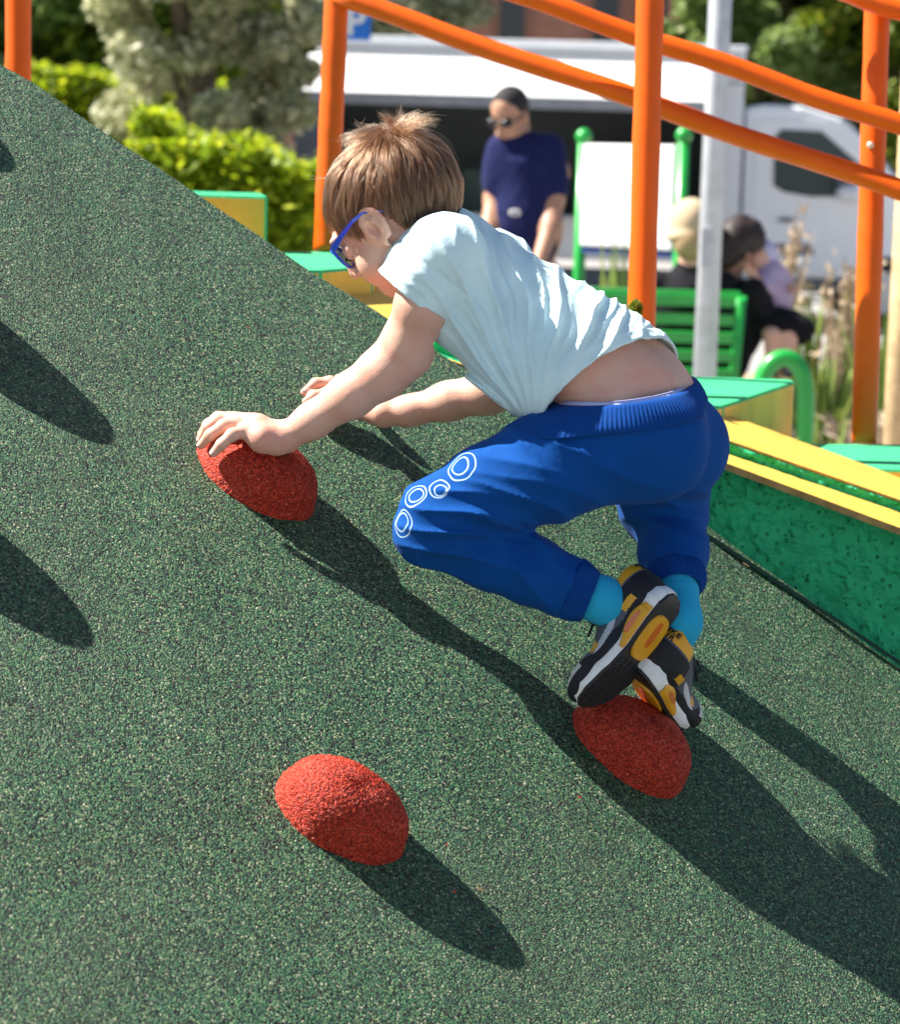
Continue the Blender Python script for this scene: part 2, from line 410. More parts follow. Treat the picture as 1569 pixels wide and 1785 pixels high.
# ------------------------------------------------------------------ posts and rails
def post(x0, y0, x1, y1, D, zb, r, label, bolt=None):
    top = at(x0, y0, D); p1 = at(x1, y1, D); 
    base = np.array([p1[0], p1[1], zb])
    n_ = 40; pts = []; rs = []
    for i in range(n_ + 1):
        s = i / n_; p = base * (1 - s) + top * s
        pts.append(p); rs.append(r * (1 + .018 * math.sin(s * 23 + x0) + .01 * math.sin(s * 57)))
    e = empty('railing_post', base, label, 'post', 'orange railing posts along the steps')
    MB().tube(pts, rs, 24).build('tube', M_orange, e)
    if bolt:
        c = at(*bolt, D - r); MB().ball(c, .007).build('bolt', simple('bolt_steel', (.8, .6, .45), .3, .3), e)
    return e
post(32, -260, 31, 130, 4.95, 1.35, .0265, 'orange post at the top left corner behind the slope')
post(587, -12, 567, 440, 4.82, 1.236, .0245, "orange post rising behind the child's head")
post(1141, -260, 1120, 560, 4.36, 1.01, .0252, "orange post rising behind the child's back, in front of the rails")
post(1531, -12, 1507, 771, 4.70, .90, .0250, 'orange post at right with a pale bolt, behind the rails', bolt=(1518, 253))
def rail(x0, y0, D0, x1, y1, D1, r, label):
    a, b_ = at(x0, y0, D0), at(x1, y1, D1); pts = []
    for i in range(33):
        s = i / 32; pts.append(a + (b_ - a) * s + np.array([0, 0, .0025 * math.sin(s * 17 + x0)]))
    o = MB().tube(pts, [r * (1 + .015 * math.sin(i * 1.9)) for i in range(33)], 20).build('handrail', M_orange)
    tag(o, label, 'handrail', 'sloping orange rails of the stair railing')
rail(585, -8, 4.80, 1760, 398, 4.55, .0205, "lowest orange rail, running down from the post behind the child's head")
rail(880, -18, 4.66, 1760, 284, 4.55, .0200, 'middle orange rail, crossing above the lowest one')
rail(1380, -44, 4.66, 1760, 78, 4.60, .0205, 'top orange rail, only seen in the top right corner')

def crumbs():
    mats = [simple('red_crumb', (.6, .05, .03), .8), simple('dry_leaf_bit', (.20, .13, .06), .9)]; rng = np.random.default_rng(4)
    spots = [(778, 1473, 0), (792, 1555, 0), (1010, 1390, 0), (838, 1552, 1), (1300, 985, 1), (1535, 1402, 1), (432, 572, 1), (900, 885, 0)]
    for x, y, k in spots:
        p = onramp(x, y, .001); V = []; n = 5
        for j in range(n):
            a = 6.28 * j / n + rng.random() * .6; r = (.0020 if k == 0 else .0028) * rng.uniform(.6, 1.3); V.append(p + RC * r * math.cos(a) * (1 + .9 * k) + RD * r * math.sin(a) * .7)
        V += [q + RN * .0016 + RC * rng.normal(0, .0006) for q in V]
        F_ = [tuple(range(n))[::-1], tuple(range(n, 2 * n))] + [(j, (j + 1) % n, n + (j + 1) % n, n + j) for j in range(n)]
        o = mesh_obj('rubber_crumb' if k == 0 else 'leaf_fragment', V, F_, mats[k])
        tag(o, 'tiny loose crumb of red rubber lying on the green slope' if k == 0 else 'small dry brown leaf fragment lying on the green slope', 'rubber crumb' if k == 0 else 'leaf', 'loose red crumbs on the slope' if k == 0 else 'leaf fragments on the slope')
crumbs()
# ------------------------------------------------------------------ implicit modelling
f32 = np.float32
def _v(p): return np.asarray(p, dtype=f32)
def nrm(q): return np.sqrt(np.einsum('ij,ij->i', q, q))
class Shape:
    "smooth union / cut of primitives, turned into one continuous mesh"
    def __init__(s): s.p = []; s.post = None
    def add(s, fn, c, br, k=0.01, op='u', mat=0):
        s.p.append((fn, _v(c), float(br), float(k), op)); return s
    def cone(s, a, b, ra, rb, k=0.01, op='u'):
        a, b = _v(a), _v(b); d = b - a; L2 = float(d @ d) + 1e-12
        def fn(P):
            t = np.clip(((P - a) @ d) / L2, 0, 1)
            return nrm(P - a - t[:, None] * d) - (ra + (rb - ra) * t)
        return s.add(fn, (a + b) / 2, math.sqrt(L2) / 2 + max(ra, rb), k, op)
    def chain(s, pts, rs, k=0.008, op='u'):
        for i in range(len(pts) - 1): s.cone(pts[i], pts[i + 1], rs[i], rs[i + 1], k, op)
        return s
    def ell(s, c, r, axes=None, k=0.01, op='u'):
        c = _v(c); r = _v(r); A = np.eye(3, dtype=f32) if axes is None else _v(axes)     # rows = axes
        def fn(P):
            q = (P - c) @ A.T; k0 = nrm(q / r); k1 = nrm(q / (r * r))
            return np.where(k1 > 1e-9, k0 * (k0 - 1) / np.maximum(k1, 1e-9), -r.min())
        return s.add(fn, c, float(r.max()), k, op)
    def box(s, c, h, axes=None, rnd=0.002, k=0.004, op='u'):
        c = _v(c); h = _v(h) - rnd; A = np.eye(3, dtype=f32) if axes is None else _v(axes)
        def fn(P):
            q = np.abs((P - c) @ A.T) - h
            return nrm(np.maximum(q, 0)) + np.minimum(q.max(1), 0) - rnd
        return s.add(fn, c, float(np.linalg.norm(h)) + rnd, k, op)
    def plane(s, c, n, k=0.001):
        "keep only the side n points away from"
        c = _v(c); n = _v(n); n = n / np.linalg.norm(n)
        return s.add(lambda P: (P - c) @ n, c, 1e9, k, 'i')
    def eval(s, P, idx=None):
        d = None
        for fn, c, br, k, op in ([s.p[i] for i in idx] if idx is not None else s.p):
            e = fn(P)
            if op == 'u':
                if d is None: d = e; continue
                h = np.maximum(k - np.abs(d - e), 0) / k; d = np.minimum(d, e) - h * h * k * .25
            elif d is None: continue
            elif op == 's':
                h = np.maximum(k - np.abs(d + e), 0) / k; d = np.maximum(d, -e) + h * h * k * .25
            elif op == 'i':
                h = np.maximum(k - np.abs(d - e), 0) / k; d = np.maximum(d, e) + h * h * k * .25
        return d if d is not None else np.full(len(P), 1e3, f32)
    def mesh(s, vox, warp=None, pad=0.012, lo=None, hi=None, B=16, relax=1, slack=0.0):
        us = [q for q in s.p if q[4] == 'u']
        if lo is None:
            lo = np.min([q[1] - q[2] for q in us], 0) - pad; hi = np.max([q[1] + q[2] for q in us], 0) + pad
        lo = _v(lo); hi = _v(hi); N = np.ceil((hi - lo) / vox).astype(int) + 1
        nb = np.ceil(N / B).astype(int)
        bi = np.stack(np.meshgrid(*[np.arange(q) for q in nb], indexing='ij'), -1).reshape(-1, 3)
        cen = lo + (bi * B + B / 2) * vox; half = B * vox * .87 + vox * 2 + slack
        dc = s.eval(cen.astype(f32)); act = np.abs(dc) < half * 1.25 + slack
        loc = np.stack(np.meshgrid(*[np.arange(-1, B + 1)] * 3, indexing='ij'), -1).reshape(-1, 3)
        cells = []; verts = []; quads = []; cst = B / 4
        coarse = np.stack(np.meshgrid(*[np.linspace(0, B, 5)] * 3, indexing='ij'), -1).reshape(-1, 3)
        n1, n2 = int(N[1]) + 4, int(N[2]) + 4
        def gid(c): return ((c[:, 0] + 1) * n1 + (c[:, 1] + 1)) * n2 + (c[:, 2] + 1)
        def block(bc):
            b, c = bc; cl_, vl_, ql_ = [], [], []
            ctr = c[None]
            # primitives that can matter inside this block
            ids = []
            for i, (fn, pc, br, k, op) in enumerate(s.p):
                if op != 'u': ids.append(i); continue
                e0 = float(fn(ctr)[0])
                if e0 < half * 1.3 + k + .008: ids.append(i)
            if not any(s.p[i][4] == 'u' for i in ids): return None
            Pc = (lo + (b * B + coarse) * vox).astype(f32); Dc = s.eval(Pc, ids)
            if warp is not None: Dc = Dc + warp(Pc)
            if s.post is not None: Dc = s.post(Pc, Dc)
            if np.abs(Dc).min() > vox * cst * .87 * 1.35 + vox: return None
            gi = loc + b * B; P = (lo + gi * vox).astype(f32)
            D = s.eval(P, ids)
            if warp is not None: D = D + warp(P)
            if s.post is not None: D = s.post(P, D)
            n = B + 2; D = D.reshape(n, n, n); I = D < 0
            if I.all() or not I.any(): return None
            # cells in this block: local cell (i,j,k) spans points i..i+1, i in 0..n-2 -> global b*B-1+i
            m = n - 1
            cs = [(I[a:a + m, b_:b_ + m, c_:c_ + m]) for a in (0, 1) for b_ in (0, 1) for c_ in (0, 1)]
            cnt = sum(q.astype(np.int8) for q in cs); mixd = (cnt > 0) & (cnt < 8)
            w = np.argwhere(mixd)
            if len(w) == 0: return None
            acc = np.zeros((len(w), 3)); num = np.zeros(len(w))
            corners = [(a, b_, c_) for a in (0, 1) for b_ in (0, 1) for c_ in (0, 1)]
            for q in range(8):
                for ax in range(3):
                    o = corners[q]
                    if o[ax]: continue
                    o2 = list(o); o2[ax] = 1
                    d0 = D[w[:, 0] + o[0], w[:, 1] + o[1], w[:, 2] + o[2]]; d1 = D[w[:, 0] + o2[0], w[:, 1] + o2[1], w[:, 2] + o2[2]]
                    x = (d0 < 0) != (d1 < 0); t = np.where(x, d0 / np.where(x, d0 - d1, 1), 0)
                    pt = np.tile(np.array(o, float), (len(w), 1)); pt[:, ax] = t
                    acc[x] += pt[x]; num += x
            vv = acc / num[:, None] + w + b * B - 1
            cl_.append(gid(w + b * B - 1)); vl_.append(lo + vv * vox)
            # edges owned by this block: points 1..B
            for ax in range(3):
                a0 = I[1:1 + B, 1:1 + B, 1:1 + B]
                sh = [slice(1, 1 + B)] * 3; sh[ax] = slice(2, 2 + B)
                a1 = I[tuple(sh)]
                e = np.argwhere(a0 != a1)
                if len(e) == 0: continue
                flip = a0[e[:, 0], e[:, 1], e[:, 2]]
                g = e + b * B                                   # global point index
                u, v = [(1, 2), (2, 0), (0, 1)][ax]
                du = np.zeros(3, int); du[u] = 1; dv = np.zeros(3, int); dv[v] = 1
                qd = np.stack([gid(g - du - dv), gid(g - dv), gid(g), gid(g - du)], 1)
                qd = np.where(flip[:, None], qd, qd[:, ::-1])
                ql_.append(qd)
            return cl_, vl_, ql_
        for r_ in map(block, zip(bi[act], cen[act])):
            if r_: cells += r_[0]; verts += r_[1]; quads += r_[2]
        cells = np.concatenate(cells); verts = np.concatenate(verts); quads = np.concatenate(quads)
        uc, first = np.unique(cells, return_index=True); verts = verts[first]
        qi = np.searchsorted(uc, quads.ravel()); ok = (qi < len(uc)); qi = np.minimum(qi, len(uc) - 1); ok &= uc[qi] == quads.ravel()
        ok = ok.reshape(-1, 4).all(1); F_ = qi.reshape(-1, 4)[ok]
        used = np.unique(F_); remap = np.full(len(verts), -1); remap[used] = np.arange(len(used))
        verts = verts[used]; F_ = remap[F_]
        for _ in range(relax): verts = relax_mesh(verts, F_)
        return verts, F_
def relax_mesh(v, f, w=.5):
    acc = np.zeros_like(v); n = np.zeros(len(v))
    for i in range(4):
        for j in (1, 3):
            np.add.at(acc, f[:, i], v[f[:, (i + j) % 4]]); np.add.at(n, f[:, i], 1)
    return v * (1 - w) + w * acc / np.maximum(n, 1)[:, None]
def normals_of(v, f):
    n = np.cross(v[f[:, 2]] - v[f[:, 0]], v[f[:, 3]] - v[f[:, 1]]); out = np.zeros_like(v)
    for i in range(4): np.add.at(out, f[:, i], n)
    return out / np.maximum(np.linalg.norm(out, axis=1), 1e-12)[:, None]
def shape_obj(name, sh, vox, mat, parent, warp=None, relax=1, frame=None, **kw):
    v, f = sh.mesh(vox, warp, relax=relax, **kw)
    if frame is not None: v = frame[0] + v @ frame[1]           # rows of frame[1] = local axes in world
    me_o = mesh_obj(name, v, f, mat, parent, smooth=True)
    return me_o
def unit(v): v = np.asarray(v, float); return v / np.linalg.norm(v)
def cam_dir(r, u, fw): return unit(np.array(r) * cR + np.array(u) * cU + np.array(fw) * cF)
def frame3(fwd, upish):
    "rows: forward, left, up"
    a = unit(fwd); l = unit(np.cross(upish, a)); return np.array([a, l, np.cross(a, l)])
def vnoise(P, scale, seed=0):
    "cheap smooth value noise in numpy, about -1..1"
    q = P * scale + seed * 17.3; i = np.floor(q).astype(np.int64); fr = q - i; fr = fr * fr * (3 - 2 * fr); out = 0
    for a in (0, 1):
        for b in (0, 1):
            for c in (0, 1):
                h = (i[:, 0] + a) * 374761393 + (i[:, 1] + b) * 668265263 + (i[:, 2] + c) * 2147483647 + seed * 1013
                h = (h ^ (h >> 13)) * 1274126177; h = ((h ^ (h >> 16)) & 0xffff) / 32767.5 - 1
                out = out + h * (fr[:, 0] if a else 1 - fr[:, 0]) * (fr[:, 1] if b else 1 - fr[:, 1]) * (fr[:, 2] if c else 1 - fr[:, 2])
    return out
# ------------------------------------------------------------------ the climbing child
def skin_mat(name, base, dark, red):
    m, t, b = material(name); v = coords(t)
    c = ramp(t, noise(t, v, 11, 5, .6), [(.3, base), (.7, dark)])
    c = mix(t, ramp(t, noise(t, v, 26, 5, .6), [(.46, (0, 0, 0)), (.72, (.62, .62, .62))]), c, red)
    t.links.new(c, b.inputs['Base Color']); b.inputs['Roughness'].default_value = .52
    b.inputs['Subsurface Weight'].default_value = .08; b.inputs['Subsurface Scale'].default_value = .006
    b.inputs['Subsurface Radius'].default_value = (1, .35, .2)
    p = bump(t, b, noise(t, v, 420, 3), .22, .0010)
    bump(t, b, noise(t, v, 75, 5), .16, .004, p)
    return m
M_skin = skin_mat('fair_skin', (.74, .45, .34), (.68, .38, .28), (.70, .27, .20))
def cloth(name, col, fold=.4, weave=900, rough=.85, sheen=.04, extra=None, fs=26):
    m, t, b = material(name); v = coords(t)
    c = ramp(t, noise(t, v, 18, 6, .6), [(.3, tuple(q * .9 for q in col)), (.7, tuple(min(1, q * 1.06) for q in col))])
    if extra: c = extra(t, c)
    t.links.new(c, b.inputs['Base Color']); b.inputs['Roughness'].default_value = rough
    b.inputs['Sheen Weight'].default_value = sheen; b.inputs['Sheen Roughness'].default_value = .4; b.inputs['Specular IOR Level'].default_value = .15
    p = bump(t, b, noise(t, v, weave, 2), .35, .0008)
    p = bump(t, b, noise(t, v, 230, 3), .25, .0012, p)
    bump(t, b, noise(t, v, fs, 4, .5), fold, .006, p)
    return m
M_shirt = cloth('pale_blue_jersey', (.66, .86, .90), .25, sheen=.1)
M_sock = cloth('turquoise_knit', (.025, .42, .68), .3, 500)
M_brief = cloth('pale_violet_cotton', (.55, .58, .85), .2)

BOY = at(1190, 1262, 3.30)
boy = empty('person', BOY, 'child in pale blue T-shirt, blue trousers and blue glasses climbing the slope', 'person')

# directions of the trunk (right, up, forward as the camera sees them)
tT = cam_dir(-.79, .60, .10)              # pelvis -> chest
lL = cam_dir(.40, .06, .91); lL = unit(lL - (lL @ tT) * tT)      # left side -> right side
bB = unit(np.cross(lL, tT))
if bB @ cU < 0: bB = -bB
TA = np.array([tT, lL, bB])
HF = cam_dir(-.71, -.61, .34); HU = cam_dir(-.64, .75, .05); HUo = unit(HU - (HU @ HF) * HF); HLt = unit(np.cross(HUo, HF))
HA = np.array([HF, HLt, HUo]); HO = at(680, 352, 3.20)
def hp(f, l, u): return HO + f * HF + l * HLt + u * HUo
def HS(side):  # ear helper: points of the ear rim
    return None
J = dict(Ls=at(762, 452, 3.125), Le=at(704, 612, 3.17), Lw=at(497, 762, 3.215),
         Rs=at(862, 470, 3.32), Re=at(905, 668, 3.40), Rw=at(668, 720, 3.435),
         Lh=at(1070, 745, 3.165), Lk=at(752, 925, 3.165), La=at(1045, 1046, 3.18),
         Rh=at(1165, 750, 3.29), Rk=at(1150, 885, 3.36), Ra=at(1188, 1090, 3.205))

body = Shape()
# trunk
body.ell(at(812, 487, 3.215), (.125, .098, .068), TA, k=.03)
body.ell(at(960, 590, 3.215), (.15, .090, .076), TA, k=.03)
body.ell(at(1080, 680, 3.22), (.12, .093, .084), TA, k=.03)
body.ell(at(1120, 760, 3.225), (.075, .09, .075), TA, k=.03)
# neck
body.cone(at(800, 440, 3.215), at(705, 385, 3.205), .042, .042, k=.03)
# head
def he(c, r, k=.012, op='u'): body.ell(hp(*c), r, HA, k=k, op=op)
he((-.010, 0, .006), (.083, .067, .075), .02)
he((.036, 0, .006), (.050, .056, .056), .02)
he((.034, 0, -.040), (.050, .053, .048), .02)
he((.044, 0, -.066), (.038, .038, .028), .02)
he((.072, 0, -.085), (.013, .016, .013), .02)
for s_ in (-1, 1):
    he((.058, .030 * s_, -.052), (.027, .026, .025), .018)
    he((.082, .028 * s_, .006), (.008, .022, .006), .012)
    he((.088, .028 * s_, -.016), (.010, .017, .011), .006, 's')
    he((.074, .029 * s_, -.016), (.013, .015, .012), .003)
body.chain([hp(.086, 0, -.006), hp(.094, 0, -.026), hp(.1005, 0, -.038)], [.006, .0068, .0082], k=.012)
for s_ in (-1, 1): he((.093, .0075 * s_, -.043), (.008, .006, .0055), .004)
he((.087, 0, -.0585), (.008, .017, .0052), .006)
he((.0845, 0, -.0665), (.007, .014, .005), .004)
he((.095, 0, -.0625), (.008, .018, .0012), .001, 's')
# ears
for s_ in (-1, 1):
    L = lambda f, u, o: hp(f + .006, (.0665 + o) * s_, u - .004)
    rimp = np.array([(.022, -.021, .000), (.0235, -.012, .002), (.022, -.003, .004), (.017, .0035, .006), (.010, .006, .008), (.003, .0045, .0095), (-.002, -.001, .011), (-.0045, -.009, .0115), (-.0045, -.018, .011), (-.002, -.027, .009), (.003, -.034, .007), (.008, -.040, .004)])
    rimp[:, 2] *= .8
    body.chain([L(*q) for q in rimp], np.interp(np.linspace(0, 1, len(rimp)), [0, .3, .7, 1], [.0028, .0034, .0034, .0044]), k=.006)
    body.ell(L(.0105, -.0395, .0015), (.0065, .005, .0070), HA, k=.006)
    body.ell(L(.012, -.020, -.008), (.013, .013, .022), HA, k=.012)
    body.ell(L(.010, -.016, .0005), (.013, .004, .020), HA, k=.006)
    body.chain([L(.014, -.004, .006), L(.006, -.010, .008), L(.004, -.020, .007), L(.007, -.030, .005)], [.0022, .0028, .0024, .0020], k=.005)
    body.ell(L(.0150, -.020, .008), (.0068, .008, .0110), HA, k=.004, op='s')
    body.ell(L(.0225, -.022, .002), (.003, .003, .0045), HA, k=.004)
# arms
body.ell(J['Ls'], (.05, .046, .05), TA, k=.03)
body.chain([J['Ls'], at(737, 530, 3.135), at(713, 590, 3.16)], [.038, .0345, .0318], k=.015)
body.chain([at(715, 590, 3.16), J['Le'], at(668, 650, 3.18), at(610, 690, 3.19), at(545, 733, 3.205), J['Lw']], [.0325, .0318, .0325, .0285, .0225, .0190], k=.015)
body.cone(at(722, 618, 3.165), at(716, 628, 3.168), .020, .020, k=.02)
body.chain([J['Rs'], at(895, 560, 3.37), J['Re']], [.040, .036, .031], k=.015)
body.chain([J['Re'], at(850, 684, 3.405), at(780, 700, 3.42), at(715, 716, 3.43), J['Rw']], [.031, .030, .026, .0205, .0185], k=.015)
# legs inside the clothes
body.chain([J['Lh'], J['Lk'], at(960, 1010, 3.17), J['La']], [.06, .042, .030, .020], k=.02)
body.chain([J['Rh'], J['Rk'], at(1174, 1000, 3.26), J['Ra']], [.06, .042, .030, .020], k=.02)

# left hand on the hold
def hand(palm, fingers, k=.005):
    for a, b_, ra, rb in palm: body.cone(a, b_, ra, rb, k=.010)
    for pts, rs in fingers: body.chain(pts, rs, k=k)
lw = J['Lw']
hand([(lw, at(455, 762, 3.200), .0175, .0165), (lw, at(448, 742, 3.215), .0170, .0145), (lw, at(452, 748, 3.235), .0160, .0135), (at(480, 776, 3.205), at(455, 772, 3.20), .014, .0125),
      (at(448, 742, 3.215), at(408, 733, 3.225), .0145, .0105), (at(455, 762, 3.200), at(425, 752, 3.200), .0155, .0095), (at(440, 738, 3.23), at(398, 730, 3.242), .0130, .0100)],
     [([at(424, 752, 3.198), at(404, 758, 3.190), at(386, 774, 3.188), at(372, 790, 3.192)], [.0088, .0082, .0072, .0060]),
      ([at(412, 738, 3.214), at(390, 742, 3.208), at(366, 758, 3.210), at(350, 776, 3.218)], [.0098, .0088, .0076, .0060]),
      ([at(404, 731, 3.232), at(382, 731, 3.230), at(362, 745, 3.232), at(349, 766, 3.240)], [.0098, .0085, .0074, .0058]),
      ([at(402, 730, 3.250), at(380, 728, 3.250), at(362, 740, 3.255), at(350, 757, 3.262)], [.0092, .0082, .0070, .0056]),
      ([at(470, 762, 3.240), at(448, 768, 3.262), at(425, 780, 3.272), at(410, 792, 3.270)], [.0120, .0096, .0082, .0068])])
# right hand flat on the slope
rw = J['Rw']
def onr(x, y, off): return onramp(x, y, off)
rk = onr(585, 690, .020)
hand([(rw, onr(612, 700, .022), .0165, .0135), (rw, onr(600, 688, .024), .0160, .013), (rw, onr(625, 715, .022), .016, .0135)],
     [([onr(606, 690, .024), onr(575, 666, .024), onr(550, 668, .016), onr(530, 684, .008)], [.010, .0085, .0075, .006]),
      ([onr(606, 698, .022), onr(572, 684, .022), onr(548, 690, .012), onr(533, 700, .007)], [.010, .0085, .0075, .006]),
      ([onr(612, 706, .020), onr(580, 700, .020), onr(558, 708, .012), onr(545, 716, .007)], [.0095, .0082, .0072, .006]),
      ([onr(620, 716, .018), onr(596, 718, .018), onr(578, 726, .011), onr(566, 732, .006)], [.009, .0076, .0066, .0056]),
      ([onr(640, 700, .020), onr(612, 674, .016), onr(590, 660, .009)], [.012, .009, .007])])
def wrist_creases(P):
    d = np.zeros(len(P), f32)
    c = lw; ax = unit(J['Lw'] - J['Le']); t = (P - c) @ ax; m = np.exp(-np.sum((P - c) ** 2, 1) / .028 ** 2)
    for o in (-.004, .003, .009): d += .0007 * m * np.exp(-((t - o) / .0011) ** 2)
    # lower spine dip
    q = P - at(1105, 640, 3.13); d += .004 * np.exp(-((q @ lL - .055) / .012) ** 2) * np.exp(-((q @ tT) / .06) ** 2) * np.exp(-((q @ bB) / .06) ** 2)
    return d.astype(f32)
# -------- T-shirt
sh = Shape()
sh.ell(at(812, 486, 3.215), (.130, .106, .0765), TA, k=.03)
sh.ell(at(955, 590, 3.212), (.160, .100, .086), TA, k=.03)
sh.ell(at(1060, 668, 3.215), (.150, .104, .098), TA, k=.03)
sh.ell(at(905, 640, 3.17), (.10, .05, .05), TA, k=.05)
sh.cone(at(790, 440, 3.215), at(757, 412, 3.205), .052, .046, k=.02)
sh.ell(at(792, 562, 3.175), (.034, .030, .030), k=.03)
shL0, shL1 = at(776, 444, 3.130), at(718, 519, 3.140)
sh.cone(shL0, shL1, .056, .049, k=.02)
sh.cone(at(720, 470, 3.150), at(680, 512, 3.165), .030, .024, k=.03)
sh.cone(at(862, 466, 3.315), at(890, 560, 3.355), .054, .048, k=.02)
def plane3(a, b_, c, toward):
    n = unit(np.cross(b_ - a, c - a)); return n if (np.array(toward) - a) @ n > 0 else -n
hem_p = at(1110, 578, 3.12); hem_n = plane3(at(928, 722, 3.115), hem_p, at(1222, 618, 3.27), at(1150, 800, 3.2))
slv_n = unit(shL1 - shL0)
def axis_dist(P, a, b_):
    d = unit(b_ - a); q = P - a; return np.linalg.norm(q - (q @ d)[:, None] * d, axis=1)
nk0, nk1 = at(800, 440, 3.215), at(720, 395, 3.205); nk_n = unit(nk1 - nk0)
def shirt_cut(P):
    return np.maximum.reduce([(P - hem_p) @ hem_n,
        np.minimum((P - shL1) @ slv_n, .053 + .077 * np.clip(-((P - shL1) @ cR) / .04, 0, 1) - axis_dist(P, shL0, shL1)),
        np.minimum((P - at(768, 420, 3.21)) @ nk_n, .060 - axis_dist(P, nk0, nk1))])
WC = at(930, 748, 3.12)
def shirt_folds(P):
    q = P - WC; x, y = q @ cR, q @ cU; r = np.hypot(x, y); a = np.arctan2(y, x)
    n1 = vnoise(P, 9, 1); n2 = vnoise(P, 22, 2); n3 = vnoise(P, 5, 3)
    def ridge(ph, pw=1.35): return (1 - np.abs(np.sin(ph))) ** pw - .38
    amp = .0135 * np.clip(r / .10, .25, 1) * np.clip(1.2 - r / .50, .3, 1) * (1 + .9 * n3)
    w = amp * ridge(a * 14 + n1 * 1.9 + n3 * 1.8) + .0036 * (1 + n2) * ridge(a * 27 + n2 * 1.3 + n1 * 2.4, 1.8) * np.clip(r / .1, .3, 1)
    w = w * np.clip((.315 - r) / .09, .18, 1)
    qs = P - shL1; ms = np.exp(-np.sum(qs ** 2, 1) / .055 ** 2)
    w = w * (1 - .8 * ms) + ms * .0035 * np.sin((qs @ unit(cU * .4 + cR)) * 130 + n2 * 3)
    sd_ = np.abs((P - (shL0 + slv_n * .022)) @ slv_n); w = w - .0034 * np.exp(-(sd_ / .0030) ** 2) * np.exp(-np.sum((P - shL0) ** 2, 1) / .085 ** 2)
    hd = (P - hem_p) @ hem_n; w = w * np.clip(-hd / .03, .45, 1) + .0009 * np.exp(-((hd + .014) / .0016) ** 2)
    return w
def near_apply(fn, P, d, lim=.022):
    i = np.abs(d) < lim; out = d.copy()
    if i.any(): out[i] = fn(P[i], d[i])
    return out
def shirt_post(P, d):
    d = near_apply(lambda p, e: e - shirt_folds(p), P, d)
    c = shirt_cut(P); return np.maximum(np.maximum(d, -(d + np.clip(-c * .6, .0042, .014))), c)
sh.post = shirt_post
v_, f_ = sh.mesh(.0021, slack=.010)
shirt = mesh_obj('t_shirt', v_, f_, M_shirt, boy, smooth=True)

# -------- trousers
tr = Shape()
pc = at(1118, 742, 3.222)
wb_p = at(1100, 704, 3.115); wb_n = plane3(at(922, 718, 3.13), wb_p, at(1226, 648, 3.30), at(1000, 500, 3.2))
tr.ell(at(1085, 705, 3.222), (.085, .104, .104), TA, k=.03)
tr.ell(at(1120, 755, 3.225), (.085, .105, .086), TA, k=.03)
tr.ell(at(1128, 775, 3.165), (.080, .062, .076), TA, k=.03)          # left buttock
tr.ell(at(1176, 768, 3.280), (.072, .055, .067), TA, k=.02)         # right buttock
tr.chain([at(1075, 765, 3.165), at(960, 815, 3.160), at(850, 862, 3.165), at(765, 912, 3.168)], [.080, .069, .058, .053], k=.025)
tr.chain([at(765, 912, 3.168), at(742, 935, 3.170)], [.058, .040], k=.02)
tr.chain([at(765, 925, 3.170), at(850, 962, 3.175), at(930, 996, 3.172), at(985, 1022, 3.170), at(1020, 1036, 3.170)], [.048, .046, .045, .041, .036], k=.012)
tr.chain([at(1160, 790, 3.29), at(1152, 860, 3.34), J['Rk']], [.072, .058, .050], k=.03)
tr.chain([J['Rk'], at(1166, 900, 3.34), at(1175, 960, 3.29), at(1179, 1005, 3.25)], [.050, .047, .045, .040], k=.02)
def trw(P):
    n1 = vnoise(P, 10, 5); n2 = vnoise(P, 24, 6); w = np.zeros(len(P))
    def folds(c, rad, dirn, freq, amp, sd=0):
        q = P - c; m = np.exp(-np.sum(q * q, 1) / rad ** 2); ph = (q @ dirn) * freq + n1 * 1.8 + sd
        return m * amp * ((1 - np.abs(np.sin(ph))) ** 1.4 - .4)
    w += folds(at(790, 925, 3.12), .060, cam_dir(.25, 1, 0), 115, .0100)
    w += folds(at(905, 915, 3.10), .075, cam_dir(.45, 1, 0), 75, .0100, 1)
    w += folds(at(940, 985, 3.13), .060, cam_dir(.9, .6, 0), 80, .0085, 2)
    w += folds(at(950, 740, 3.11), .050, cam_dir(.9, .5, 0), 105, .0090, .6)
    w += folds(at(1160, 880, 3.3), .060, cam_dir(.15, 1, 0), 90, .0080)
    w += folds(at(1175, 1000, 3.35), .035, cam_dir(1, .1, 0), 170, .0026)
    w += folds(at(975, 1015, 3.15), .030, cam_dir(.45, 1, 0), 190, .0026)
    w += folds(at(1010, 850, 3.10), .09, cam_dir(.35, 1, 0), 60, .0060, 1.2)
    w += .0032 * n1 + .0008 * n2
    # seams: centre back and along the outside of the left leg
    q = P - at(1165, 770, 3.15); m = np.exp(-(q @ tT) ** 2 / .08 ** 2)
    w -= .0032 * np.exp(-((q @ lL - .028 + .12 * np.clip(-(q @ tT), 0, 1)) / .0016) ** 2) * m * (P @ bB > pc @ bB - .04)
    return (-w).astype(f32)
cuffL_p, cuffL_n = at(996, 1026, 3.171), unit(at(1010, 1034, 3.17) - at(930, 1002, 3.172))
cuffR_p, cuffR_n = at(1178, 1000, 3.255), unit(J['Ra'] - at(1175, 960, 3.295))
def tr_cut(P):
    near = lambda c, r: r - nrm(P - c)
    return np.maximum.reduce([(P - wb_p) @ wb_n, np.minimum((P - cuffL_p) @ cuffL_n, near(cuffL_p, .075)), np.minimum((P - cuffR_p) @ cuffR_n, near(cuffR_p, .075))])
def tr_post(P, d):
    d = near_apply(lambda p, e: e + trw(p), P, d)
    c = tr_cut(P); return np.maximum(np.maximum(d, -(d + np.clip(-c * .6, .0042, .012))), c)
tr.post = tr_post
v_, f_ = tr.mesh(.0023, slack=.010)
